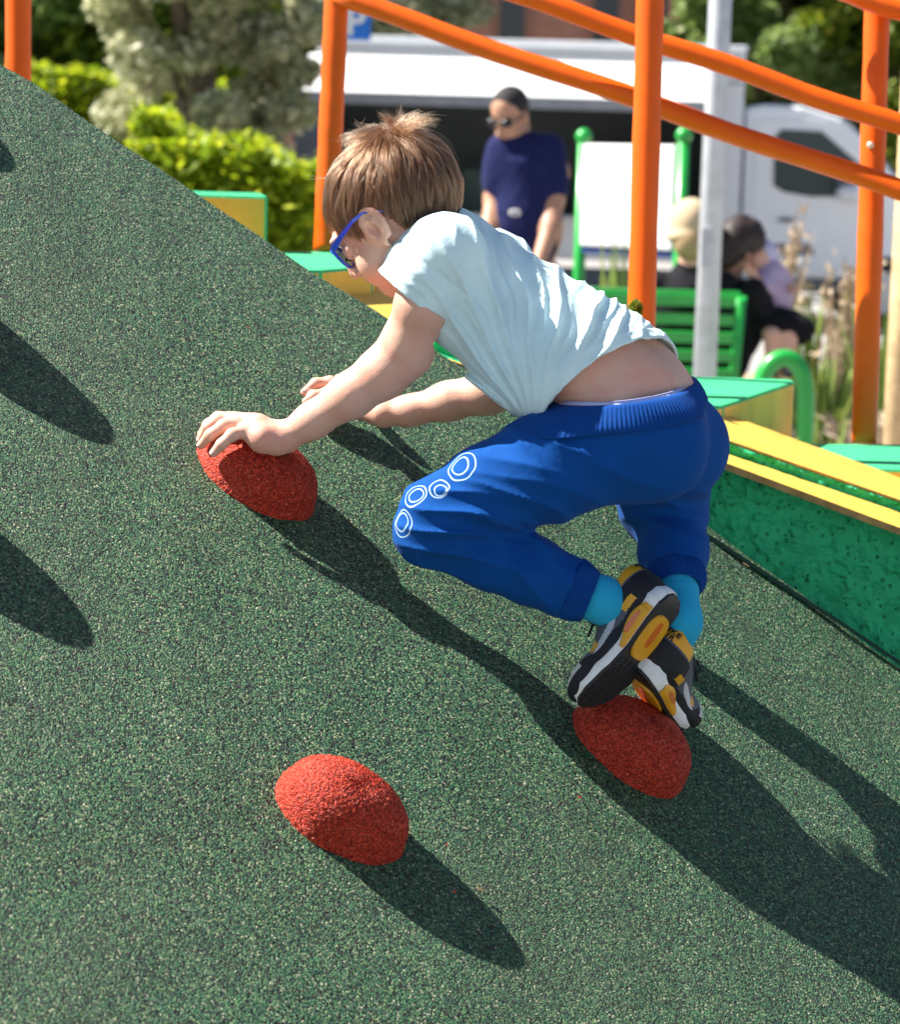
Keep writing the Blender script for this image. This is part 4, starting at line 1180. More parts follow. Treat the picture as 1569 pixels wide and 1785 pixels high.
# ------------------------------------------------------------------ leaves, hedges, trees
def leaf_mat(name, stops, rough=.5, trans=.25):
    m, t, b = material(name); g = t.nodes.new('ShaderNodeNewGeometry')
    c = ramp(t, g.outputs['Random Per Island'], stops)
    t.links.new(c, b.inputs['Base Color']); b.inputs['Roughness'].default_value = rough
    tr_ = t.nodes.new('ShaderNodeBsdfTranslucent'); t.links.new(c, tr_.inputs[0]); mx = t.nodes.new('ShaderNodeMixShader'); mx.inputs[0].default_value = trans
    out = t.nodes['Material Output']; t.links.new(b.outputs[0], mx.inputs[1]); t.links.new(tr_.outputs[0], mx.inputs[2]); t.links.new(mx.outputs[0], out.inputs[0])
    return m
def leaves(name, centers, size, mat, parent, rng, up_bias=.5, aspect=.5):
    n = len(centers); nrm_ = rng.normal(0, 1, (n, 3)); nrm_[:, 2] = np.abs(nrm_[:, 2]) + up_bias; nrm_ /= np.linalg.norm(nrm_, axis=1)[:, None]
    t = np.cross(nrm_, rng.normal(0, 1, (n, 3))); t /= np.linalg.norm(t, axis=1)[:, None]; b_ = np.cross(nrm_, t)
    s = size * rng.uniform(.6, 1.4, n)[:, None]
    V = np.stack([centers - t * s, centers - b_ * s * aspect + nrm_ * s * .1, centers + t * s, centers + b_ * s * aspect + nrm_ * s * .1], 1).reshape(-1, 3)
    F_ = np.arange(4 * n).reshape(-1, 4)
    return mesh_obj(name, V, F_, mat, parent)
LM_hedge = leaf_mat('bright_hedge_leaf', [(0, (.14, .23, .010)), (.5, (.36, .48, .015)), (1, (.60, .62, .03))], trans=.5)
LM_dark = leaf_mat('dark_leaf', [(0, (.05, .10, .012)), (.6, (.18, .27, .02)), (1, (.48, .50, .05))], trans=.4)
LM_olive = leaf_mat('olive_leaf', [(0, (.30, .32, .17)), (.6, (.58, .58, .36)), (1, (.80, .78, .58))], trans=.35)
LM_tree = leaf_mat('mid_green_leaf', [(0, (.09, .15, .04)), (.6, (.22, .32, .08)), (1, (.40, .48, .17))], trans=.4)
M_bark = simple('bark', (.16, .12, .09), .9, var=.4, vscale=12, bmp=.8, bscale=30, bdist=.02)
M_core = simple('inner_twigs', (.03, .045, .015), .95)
def hedge(x0, x1, ytop, D, depth, label, mat, seed, n=22000, size=.035):
    rng = np.random.default_rng(seed); a, b_ = at(x0, ytop, D), at(x1, ytop, D)
    h = (a[2] + b_[2]) / 2; X0, X1, Y0 = a[0], b_[0], a[1]
    e = empty('hedge', ((X0 + X1) / 2, Y0 + depth / 2, 0), label, 'hedge')
    p = rng.random((n, 3)); f = rng.random(n)
    x = X0 + (X1 - X0) * p[:, 0]; lump = .10 * np.sin(x * 4.1 + seed) + .06 * np.sin(x * 9.7) + rng.normal(0, .03, n)
    y = np.where(f < .55, Y0 + rng.normal(0, .06, n) + .10 * np.sin(x * 3 + 4 * p[:, 2]), Y0 + depth * p[:, 1]); z = np.where(f < .55, h * p[:, 2], h + lump - np.abs(rng.normal(0, .08, n)))
    z = np.minimum(z, h + lump)
    leaves('foliage', np.stack([x, y, np.maximum(z, .03)], 1), size, mat, e, rng)
    MB().box(((X0 + X1) / 2, Y0 + depth / 2 + .1, h * .46), (X1 - X0 - .2, depth - .25, h * .9), bev=.1).build('stems', M_core, e)
    return e
hedge(225, 560, 250, 13.0, 1.2, 'low yellow green clipped hedge left of the van', LM_hedge, 21)
hedge(-60, 365, 140, 20.0, 1.5, 'taller bright green hedge farther back at left', LM_hedge, 22, 26000, .05)
def tree(x, D, ztop, zbot, rad, label, mat, seed, n=26000, size=.06, clumps=60, lean=0, depth=None):
    rng = np.random.default_rng(seed); b_ = at(x, 300, D); e = empty('tree', (b_[0], b_[1], 0), label, 'tree')
    base = np.array([b_[0], b_[1], 0.0]); zc = (ztop + zbot) / 2; hz = (ztop - zbot) / 2
    tk = MB(); top = base + [lean, 0, zc]
    tk.tube([base, base + [lean * .3 + .05, .03, zc * .4], top], [.16, .12, .07], 12)
    cc = []
    for i in range(clumps):
        d = rng.normal(0, 1, 3); d /= np.linalg.norm(d); r_ = rng.random() ** .4
        c = top + d * r_ * [rad, (depth or rad), hz]; cc.append(c)
        if i < 16: tk.tube([base + [lean * .6, 0, zc * (.5 + .4 * rng.random())], (top + c) / 2 + rng.normal(0, .1, 3), c], [.05, .03, .012], 7)
    tk.build('trunk', M_bark, e); cc = np.array(cc)
    k = rng.integers(0, clumps, n); cr = rng.uniform(.16, .34, clumps) * rad
    d = rng.normal(0, 1, (n, 3)); d /= np.linalg.norm(d, axis=1)[:, None]
    P = cc[k] + d * (cr[k] * rng.random(n) ** .35)[:, None] * [1, 1, .75]
    leaves('crown', P, size, mat, e, rng)
    return e
tree(150, 27, 6.0, 1.0, 2.2, 'dark leafy tree behind the taller hedge at left', LM_dark, 31, 40000, .10, 70)
tree(-40, 26, 6.0, 1.2, 1.6, 'dark tree at the far left edge with yellowish leaves', LM_tree, 32, 16000, .10, 40)
tree(350, 18.5, 4.6, .6, .88, 'grey green olive tree left of the van', LM_olive, 33, 34000, .05, 80)
tree(640, 30, 6.0, 2.4, 1.5, 'pale olive tree behind the van roof', LM_olive, 34, 16000, .07, 50)
tree(1340, 32, 5.2, 1.6, 1.7, 'round green tree behind the van cab', LM_tree, 35, 30000, .09, 60)
tree(1560, 31, 6.2, 1.2, 1.7, 'darker green tree behind the right post', LM_dark, 36, 22000, .09, 50)
tree(330, 34, 8, 1.5, 3.0, 'distant tree mass filling the gap between dark tree and olive', LM_dark, 37, 30000, .14, 70)

# ------------------------------------------------------------------ building behind
def building():
    e = empty('brick_building', (9, 46, 0), 'red brown brick building with grey pillars behind the trees', 'building')
    m, t, b = material('red_brick'); v = coords(t, (1, 1, 1)); br = t.nodes.new('ShaderNodeTexBrick')
    mp = t.nodes.new('ShaderNodeCombineXYZ'); sp = t.nodes.new('ShaderNodeSeparateXYZ'); t.links.new(v, sp.inputs[0]); t.links.new(sp.outputs[0], mp.inputs[0]); t.links.new(sp.outputs[2], mp.inputs[1]); t.links.new(mp.outputs[0], br.inputs['Vector'])
    br.inputs['Color1'].default_value = (.34, .12, .075, 1); br.inputs['Color2'].default_value = (.42, .16, .10, 1); br.inputs['Mortar'].default_value = (.35, .28, .24, 1); br.inputs['Scale'].default_value = 3
    t.links.new(br.outputs[0], b.inputs['Base Color']); b.inputs['Roughness'].default_value = .9
    MB().box((14, 50, 4.5), (40, 8, 9)).build('wall', m, e)
    mg = simple('grey_pillar', (.42, .43, .50), .8)
    for x in (820, 960, 1230, 1500):
        q = at(x, 60, 46.2); MB().box((q[0], q[1], 4.5), (.55, .9, 9), bev=.02).build('pillar', mg, e)
    md = simple('dark_window', (.05, .05, .06), .15)
    for x in (890, 1050, 1130, 1360):
        q = at(x, 60, 46.2); f = MB().box((q[0], 45.95, 3.6), (.62, .10, 2.6), bev=.01).build('window', simple('window_frame', (.30, .14, .10), .6), e)
        MB().box((q[0], 45.88, 3.6), (.46, .06, 2.4)).build('pane', md, f)
building()

# ------------------------------------------------------------------ food van
M_vwhite = simple('white_van_paint', (.86, .88, .92), .3, var=.03, vscale=2, coat=.4)
M_hatch = simple('white_hatch_panel', (.82, .82, .82), .35, var=.02)
M_dgrey = simple('dark_grey_panel', (.10, .11, .14), .6)
M_rubberb = simple('tyre_rubber', (.02, .02, .02), .8)
M_glass, _t, _b = material('tinted_glass'); _b.inputs['Base Color'].default_value = (.03, .05, .06, 1); _b.inputs['Roughness'].default_value = .05; _b.inputs['Coat Weight'].default_value = .6
M_inside = simple('dark_van_interior', (.06, .075, .08), .6)
M_steel = simple('brushed_steel', (.45, .46, .48), .35, .8)
def van():
    D = 23.4; X = lambda x: at(x, 300, D)[0]; Zv = lambda y, x=784: at(x, y, D)[2]; Y = at(1000, 300, D)[1]
    e = empty('food_van', (X(1000), Y + 1, 0), 'white food van with its serving hatch open behind the playground', 'van')
    xl, xr = X(548), X(1292); zt, zb = 2.62, .62; w = 2.1
    b = MB()
    # body shell with the serving opening: built as surrounding panels
    ol, orr, oz0, oz1 = X(590), X(1225), 1.02, 2.22
    b.box(((xl + xr) / 2, Y + .04, (zt + oz1) / 2), (xr - xl, .08, zt - oz1), bev=.015)
    b.box(((xl + xr) / 2, Y + .04, (zb + oz0) / 2), (xr - xl, .08, oz0 - zb), bev=.015)
    b.box(((xl + ol) / 2, Y + .043, (oz0 + oz1) / 2), (ol - xl, .08, oz1 - oz0))
    b.box(((xr + orr) / 2, Y + .043, (oz0 + oz1) / 2), (xr - orr, .08, oz1 - oz0))
    b.box(((xl + xr) / 2, Y + w, (zt + zb) / 2), (xr - xl, .08, zt - zb))
    b.box((xl + .04, Y + w / 2 + .02, (zt + zb) / 2), (.08, w - .1, zt - zb - .02)); b.box((xr - .04, Y + w / 2 + .02, (zt + zb) / 2), (.08, w - .1, zt - zb - .02))
    b.box(((xl + xr) / 2, Y + w / 2, zt + .03), (xr - xl + .03, w + .06, .06), bev=.02)
    b.box(((xl + xr) / 2, Y + w / 2, zb), (xr - xl - .2, w - .1, .06))
    b.build('body', M_vwhite, e)
    r = MB()
    for k in range(3): r.box(((xl + xr) / 2, Y - .012 - .004 * k, zt - .06 - .12 * k), (xr - xl - .06, .02, .035), bev=.008)
    r.build('trim_rail', M_steel, e)
    i = MB(); i.box(((ol + orr) / 2, Y + 1.3, (oz0 + oz1) / 2), (orr - ol + .3, .05, oz1 - oz0 + .3)); i.build('interior', M_inside, e)
    # counter and things inside
    c = MB(); c.box(((ol + orr) / 2, Y - .14, oz0 - .02), (orr - ol, .34, .04), bev=.008); c.build('counter', M_steel, e)
    for k, (cx, wd, hh, col) in enumerate(((640, .5, .75, (.35, .32, .30)), (1085, .45, .5, (.10, .10, .12)), (1150, .28, .62, (.22, .10, .07)), (860, .6, .42, (.05, .09, .08)))):
        q = MB(); q.box((X(cx), Y + .55, oz0 + hh / 2), (wd, .4, hh), bev=.03); q.box((X(cx), Y + .34, oz0 + hh * .55), (wd * .7, .03, hh * .5), bev=.01); q.build('cabinet', simple('cabinet', col, .5), e)
    # serving hatch: hinged at the top, sloping out and down, with side cheeks
    h = MB(); z0 = 2.50; z1 = 2.10; yo = Y - .95; hl, hr = X(535), X(1228)
    h.hexa([(hl, yo, z1 - .05), (hr, yo, z1 - .05), (hr, Y - .02, z0 - .05), (hl, Y - .02, z0 - .05), (hl, yo, z1), (hr, yo, z1), (hr, Y - .02, z0), (hl, Y - .02, z0)], bev=.012); h.build('serving_hatch', M_hatch, e)
    h = MB(); h.box(((hl + hr) / 2, yo - .02, z1 - .04), (hr - hl + .02, .03, .11), bev=.01); h.build('hatch_edge', simple('hatch_edge', (.30, .31, .34), .5), e)
    for x, xx in ((hl - .03, 1), (hr + .03, -1)):
        q = MB(); d = .03
        q.hexa([(x - d, yo + .35, .80), (x + d, yo + .35, .80), (x + d, Y - .03, .80), (x - d, Y - .03, .80), (x - d, yo, z1 - .02), (x + d, yo, z1 - .02), (x + d, Y - .03, z0 - .03), (x - d, Y - .03, z0 - .03)])
        q.build('side_cheek', M_dgrey, e)
    q = MB(); q.hexa([(hl - .02, yo - .0, 1.25), (X(585), yo + .05, 1.25), (X(585), yo + .08, 1.25), (hl - .02, yo + .03, 1.25), (hl - .12, yo, z1 - .06), (X(598), yo + .05, z1 - .06), (X(598), yo + .08, z1 - .06), (hl - .12, yo + .03, z1 - .06)]); q.build('side_flap', M_dgrey, e)
    # cab
    prof = [(X(1300), .45), (X(1300), 2.10), (X(1330), 2.14), (X(1400), 2.13), (X(1470), 2.02), (X(1530), 1.72), (X(1600), 1.28), (X(1690), 1.12), (X(1745), .98), (X(1755), .50)]
    def extr(mb, pr, y0, y1, mi=0, inset=0):
        A = [mb.bm.verts.new((x, y0, z)) for x, z in pr]; B = [mb.bm.verts.new((x, y1, z)) for x, z in pr]; n = len(pr)
        fs = [mb.bm.faces.new(A), mb.bm.faces.new(B[::-1])] + [mb.bm.faces.new([A[(k + 1) % n], A[k], B[k], B[(k + 1) % n]]) for k in range(n)]
        for f in fs: f.material_index = mi
        return fs
    cbm = MB(); fs = extr(cbm, prof, Y + .12, Y + w - .15)
    bmesh.ops.recalc_face_normals(cbm.bm, faces=fs); bmesh.ops.bevel(cbm.bm, geom=list({ed for f in fs for ed in f.edges}), offset=.06, segments=3, affect='EDGES', profile=.6)
    cbm.build('cab', M_vwhite, e)
    dr = MB(); dp = [(X(1318), .60), (X(1318), 1.98), (X(1440), 1.98), (X(1545), 1.52), (X(1560), .60)]; fs = extr(dr, dp, Y + .10, Y + .14); dr.build('door', M_vwhite, e)
    wn_ = MB(); wp = [(X(1352), 1.36), (X(1350), 1.82), (X(1362), 1.90), (X(1432), 1.89), (X(1530), 1.46), (X(1535), 1.28), (X(1420), 1.26), (X(1370), 1.30)]; extr(wn_, wp, Y + .085, Y + .12); wo = wn_.build('side_window', M_glass, e)
    ws = MB(); y0, y1 = Y + .25, Y + w - .28
    ws.hexa([(X(1478) + .03, y0, 1.99), (X(1478) + .03, y1, 1.99), (X(1598) + .03, y1, 1.30), (X(1598) + .03, y0, 1.30), (X(1478) + .05, y0, 2.01), (X(1478) + .05, y1, 2.01), (X(1598) + .05, y1, 1.32), (X(1598) + .05, y0, 1.32)]); ws.build('windscreen', M_glass, e)
    MB().box((X(1378), Y + .075, 1.03), (.16, .04, .035), bev=.012).build('door_handle', M_dgrey, e)
    mr = MB(); mr.ball((X(1488), Y - .05, 1.30), .13, scale=(1.3, .8, .7)); mr.build('wing_mirror', simple('mirror_shell', (.75, .76, .78), .3), e)
    mr = MB(); mr.ball((X(1478), Y + .02, 1.40), .12, scale=(1.0, .6, 1.0)); mr.build('mirror_arm', M_dgrey, e)
    st = MB(); st.hexa([(X(1350), Y + .09, .70), (X(1430), Y + .09, .70), (X(1430), Y + .11, .70), (X(1350), Y + .11, .70), (X(1345), Y + .09, .80), (X(1425), Y + .09, .80), (X(1425), Y + .11, .80), (X(1345), Y + .11, .80)]); st.build('side_trim', M_dgrey, e)
    sk = MB(); sk.box(((xl + X(1740)) / 2, Y + .2, .42), (X(1740) - xl - .4, .1, .18), bev=.02); sk.build('sill', M_dgrey, e)
    for x in (X(720), X(1555)):
        for yy in (Y + .2, Y + w - .3):
            t_ = MB(); t_.tube([(x, yy - .11, .35), (x, yy - .10, .35), (x, yy + .10, .35), (x, yy + .11, .35)], [.31, .35, .35, .31], 32)
            wo = t_.build('wheel', M_rubberb, e)
            q = MB(); q.tube([(x, yy - .125, .35), (x, yy - .10, .35)], [.20, .22], 24); q.build('rim', M_steel, wo)
van()

# ------------------------------------------------------------------ parking sign, lamp pole, notice board
def parking():
    q = at(617, 40, 17); ql = at(588, 40, 17); e = empty('parking_sign', (q[0], q[1], 0), 'blue parking sign with a white P above the van', 'sign')
    MB().tube([(ql[0], q[1] + .04, 0), (ql[0], q[1] + .04, 3.3)], .03, 12).build('pole', M_steel, e)
    z = q[2]; MB().box((q[0], q[1], z + .11), (.24, .02, .46), bev=.006).build('plate', simple('sign_blue', (.01, .16, .62), .4), e)
    cu = bpy.data.curves.new('t', 'FONT'); cu.body = 'P'; cu.size = .27; cu.align_x = 'CENTER'; cu.align_y = 'CENTER'; cu.extrude = .002; cu.offset = .006
    to = bpy.data.objects.new('t', cu); COL.objects.link(to); dg = bpy.context.evaluated_depsgraph_get(); me = bpy.data.meshes.new_from_object(to.evaluated_get(dg)); bpy.data.objects.remove(to)
    me.transform(Matrix.Translation((q[0] + .01, q[1] - .014, z + .0)) @ Matrix.Rotation(math.pi / 2, 4, 'X')); me.materials.append(M_hatch)
    o = bpy.data.objects.new('lettering', me); COL.objects.link(o); setparent(o, e)
parking()
def lamp():
    b = at(1229, 650, 9.6); t_ = at(1242, -20, 9.6); base = np.array([b[0], b[1], 0.0])
    e = empty('lamp_post', base, 'galvanised grey lamp post standing in front of the green bench', 'lamp post')
    mz = simple('galvanised', (.50, .52, .56), .5, .3, var=.15, vscale=16, bmp=.3, bscale=60)
    MB().tube([base, base + [0, 0, 1.9], base + [0, 0, 4.5]], [.047, .045, .040], 24).build('pole', mz, e)
    z = at(1229, 430, 9.6)[2]; MB().box((base[0] - .02, base[1] - .044, z), (.045, .02, .16), bev=.006).build('hatch', mz, e)
lamp()
M_gpaint = simple('bright_green_metal', (.015, .36, .05), .35, coat=.3)
def notice():
    a = at(1018, 238, 12.2); b_ = at(1193, 236, 11.75); D = 12; bx = unit([b_[0] - a[0], b_[1] - a[1], 0]); by = np.array([-bx[1], bx[0], 0]); RB = Matrix(((bx[0], by[0], 0), (bx[1], by[1], 0), (0, 0, 1))); mc = (a + b_) / 2; e = empty('notice_board', ((a[0] + b_[0]) / 2, a[1], 0), 'white notice board on two green posts with ball tops', 'sign')
    for q in (a, b_):
        p = MB(); p.tube([(q[0], q[1], 0), (q[0], q[1], q[2] - .02)], .030, 16); o = p.build('post', M_gpaint, e)
        k = MB(); k.ball((q[0], q[1], q[2]), .042); k.build('ball_finial', M_gpaint, o)
    z1, z0 = at(1105, 252, D)[2], at(1105, 433, D)[2]; xl, xr = at(1023, 340, D)[0], at(1188, 340, D)[0]
    wd = np.linalg.norm((b_ - a)[:2]) - .05
    MB().box((mc[0] - by[0] * .02, mc[1] - by[1] * .02, (z0 + z1) / 2), (wd, .03, z1 - z0), bev=.012, rot=RB).build('panel', simple('white_board', (.80, .80, .82), .4, var=.02), e)
    MB().box((mc[0], mc[1], z0 - .02), (wd, .03, .03), rot=RB).build('rail', simple('board_rail', (.02, .05, .25), .5), e)
    for u_, v_, r in ((-.05, .78, .012), (-.14, .86, .008), (-.08, .30, .006)):
        q = mc + bx * u_ - by * .037; q[2] = z0 + (z1 - z0) * v_; k = MB(); k.tube([q, q + by * .003], r, 10); k.build('mark', simple('mark_ink', (.55, .55, .75), .5), e)
notice()
def bench():
    D = 10.9; e0 = at(1140, 520, D); xr = at(1292, 520, D)[0]; xl = at(1000, 520, D)[0]; Y = e0[1]
    e = empty('park_bench', ((xl + xr) / 2, Y + .2, 0), 'bright green slatted metal bench seen from behind', 'bench')
    zt = at(1220, 524, D)[2]
    for k in range(6):
        z = zt - .085 * k; MB().box(((xl + xr) / 2, Y + .03 * k, z), (xr - xl, .018, .055), bev=.008, rot=Matrix.Rotation(math.radians(14), 3, 'X')).build('back_slat', M_gpaint, e)
    MB().box(((xl + xr) / 2, Y + .03, zt + .035), (xr - xl, .07, .018), bev=.006).build('top_rail', M_gpaint, e)
    for k in range(5):
        MB().box(((xl + xr) / 2, Y + .25 + .09 * k, .45), (xr - xl, .07, .025), bev=.006).build('seat_slat', M_gpaint, e)
    for x in (xl + .05, xr - .0):
        MB().tube([(x, Y - .02, zt + .02), (x, Y + .16, .45), (x, Y + .08, .2), (x, Y - .05, 0)], .024, 12).build('leg', M_gpaint, e)
        MB().tube([(x, Y + .16, .44), (x, Y + .66, .44), (x, Y + .70, .2), (x, Y + .74, 0)], .022, 12).build('leg', M_gpaint, e)
    return e
bench()
def loop():
    D = 9.4; P = [(1316, 780), (1316, 720), (1322, 668), (1338, 632), (1364, 618), (1389, 630), (1402, 662), (1405, 720), (1403, 800)]
    pts = [at(x, y, D) for x, y in P]; Y = pts[0][1]; fine = []
    for i in range(len(pts) - 1):
        for s in (0, .33, .66): fine.append(pts[i] * (1 - s) + pts[i + 1] * s)
    fine.append(pts[-1]); fine = [np.array([p[0], Y, p[2]]) for p in fine]
    for _ in range(3): fine = [fine[0]] + [(fine[i - 1] + fine[i] * 2 + fine[i + 1]) / 4 for i in range(1, len(fine) - 1)] + [fine[-1]]
    a, b_ = fine[0].copy(), fine[-1].copy(); a[2] = b_[2] = 0
    o = MB().tube([a] + fine + [b_], .034, 18).build('bicycle_hoop', M_gpaint); tag(o, 'green tubular hoop standing to the right of the bench', 'bicycle stand')
loop()
def timber():
    b = at(1552, 770, 8.2); t_ = at(1566, 200, 8.2); o = MB()
    o.tube([(b[0] + .03, b[1], 0), (t_[0] + .03, b[1], t_[2] + .35)], [.055, .05], 16); ob = o.build('timber_pole', simple('pale_timber', (.55, .38, .20), .8, var=.25, vscale=20, bmp=.5, bscale=40)); tag(ob, 'pale round timber pole at the right edge of the picture', 'pole')
timber()

# ------------------------------------------------------------------ people in the background
M_tan = skin_mat('olive_skin', (.46, .25, .16), (.40, .21, .13), (.45, .20, .14))
def fig_part(name, sh_, vox, mat, parent, warp=None): v, f = sh_.mesh(vox, warp); return mesh_obj(name, v, f, mat, parent, smooth=True)
def folds_w(P, a=.004): return (a * vnoise(P, 11, 4) + a * .5 * vnoise(P, 30, 9)).astype(f32)
def hand_at(b, w, d, s=1.0, side=1, down=None):
    "five slightly curled fingers continuing from wrist w in direction d"
    d = unit(d); l = unit(np.cross(d, [0, 1, .1])); n = np.cross(d, l)
    b.ell(w + d * .045 * s, (.045 * s, .034 * s, .016 * s), np.array([d, l, n]), k=.01)
    for i, ln in enumerate((.062, .072, .068, .055)):
        k0 = w + d * .080 * s + l * (i - 1.5) * .018 * s * side
        b.chain([k0 - d * .02, k0 + d * ln * .5 * s + n * .006 * s, k0 + d * ln * s + n * .022 * s], [.0095 * s, .0085 * s, .007 * s], k=.003)
    b.chain([w + d * .025 * s - l * .022 * s * side, w + d * .055 * s - l * .042 * s * side + n * .01, w + d * .082 * s - l * .044 * s * side + n * .018], [.013 * s, .010 * s, .008 * s], k=.006)
def man():
    D = 10.5; c = at(918, 300, D); X0, Y0 = c[0], c[1]; px = lambda x, y, d=0: at(x, y, D + d)
    e = empty('person', (X0, Y0, 0), 'man in a dark navy T-shirt and sunglasses looking down', 'person')
    b = Shape(); hd = px(889, 200, -.03); fw = cam_dir(-.50, -.55, -.66); up_ = cam_dir(-.12, .85, -.40); A = frame3(fw, up_); h = lambda f, l, u: hd + f * A[0] + l * A[1] + u * A[2]
    b.ell(h(-.012, 0, .03), (.098, .076, .088), A, k=.03); b.ell(h(.030, 0, -.045), (.062, .058, .075), A, k=.03); b.ell(h(.045, 0, -.10), (.038, .040, .028), A, k=.03)
    b.chain([h(.088, 0, .0), h(.112, 0, -.042)], [.008, .013], k=.012); b.ell(h(.090, 0, -.075), (.012, .024, .010), A, k=.008)
    for s_ in (-1, 1): b.ell(h(-.002, .078 * s_, -.015), (.018, .010, .032), A, k=.006)
    nk = px(905, 252, .03); b.cone(h(-.03, 0, -.05), nk, .058, .062, k=.03)
    b.ell(px(918, 300, .03), (.19, .11, .14), k=.05); b.ell(px(920, 400, .03), (.155, .105, .2), k=.05)
    Lw, Rw = px(858, 440, -.10), px(935, 470, -.20)
    b.chain([px(872, 258, .0), px(862, 345, .05), px(852, 400, -.02), Lw], [.050, .043, .038, .027], k=.03)
    b.chain([px(958, 256, .0), px(964, 345, -.02), px(960, 395, -.08), Rw], [.052, .048, .042, .029], k=.03)
    hand_at(b, Lw, Lw - px(850, 400, -.02)); hand_at(b, Rw, Rw - px(962, 395, -.08), side=-1)
    for sx in (-.09, .09): b.chain([(X0 + sx, Y0 + .03, .95), (X0 + sx * 1.1, Y0, .50), (X0 + sx * 1.1, Y0 + .04, .10)], [.09, .06, .045], k=.03)
    fig_part('body', b, .007, M_tan, e)
    t_ = Shape(); t_.ell(px(916, 300, .03), (.165, .120, .17), k=.05); t_.ell(px(920, 390, .03), (.155, .122, .24), k=.06); t_.cone(nk + [0, 0, -.07], nk + [0, .0, -.012], .12, .066, k=.06)
    t_.chain([px(876, 262, .0), px(864, 318, .04)], [.070, .062], k=.05); t_.chain([px(956, 262, .0), px(964, 325, -.01)], [.074, .070], k=.05)
    t_.plane(px(920, 480, 0), (0, 0, -1), .01)
    fig_part('t_shirt', t_, .007, cloth('navy_jersey', (.012, .016, .075), .4, 300), e, folds_w)
    lg = MB()
    em = px(898, 371, -.115); d_ = MB()
    for a in range(7): r_ = .020; d_.ball(em + np.array([math.cos(a * .9) * r_, .012, math.sin(a * .9) * r_ * .5]), .008)
    d_.build('chest_print', simple('pale_print', (.6, .6, .62), .7), e)
    tr_ = Shape()
    tr_.ell((X0, Y0 + .03, .93), (.165, .125, .13), k=.05)
    for sx in (-.09, .09): tr_.chain([(X0 + sx, Y0 + .03, .88), (X0 + sx * 1.1, Y0, .50), (X0 + sx * 1.1, Y0 + .04, .08)], [.105, .080, .062], k=.04)
    fig_part('trousers', tr_, .008, cloth('dark_denim', (.02, .03, .07), .4, 300), e, folds_w)
    for sx in (-.1, .1):
        s = Shape(); s.ell((X0 + sx, Y0 - .05, .05), (.05, .13, .045), k=.02); s.plane((0, 0, .002), (0, 0, -1), .004); fig_part('shoe', s, .008, M_black, e)
    hr = Shape(); hr.ell(h(-.013, 0, .032), (.0995, .0775, .0895), A, k=.01); hr.plane(h(.035, 0, .042), A[0] * .90 - A[2] * .42, .01); hr.plane(h(-.06, 0, -.035), -A[2], .01)
    fig_part('hair', hr, .006, simple('short_dark_hair', (.018, .014, .016), .8, bmp=.6, bscale=200), e)
    g = MB()
    for s_ in (-1, 1): g.ball(h(.092 - .006, .034 * s_, .004), .026, scale=(1, .9, .8))
    g.tube([h(.085, -.066, .008), h(.098, -.03, .012), h(.101, 0, .010), h(.098, .03, .012), h(.085, .066, .008)], .004, 6)
    for s_ in (-1, 1): g.tube([h(.085, .066 * s_, .008), h(-.0, .082 * s_, .005)], .0035, 6)
    g.build('sunglasses', simple('black_lens', (.006, .006, .008), .25), e)
man()
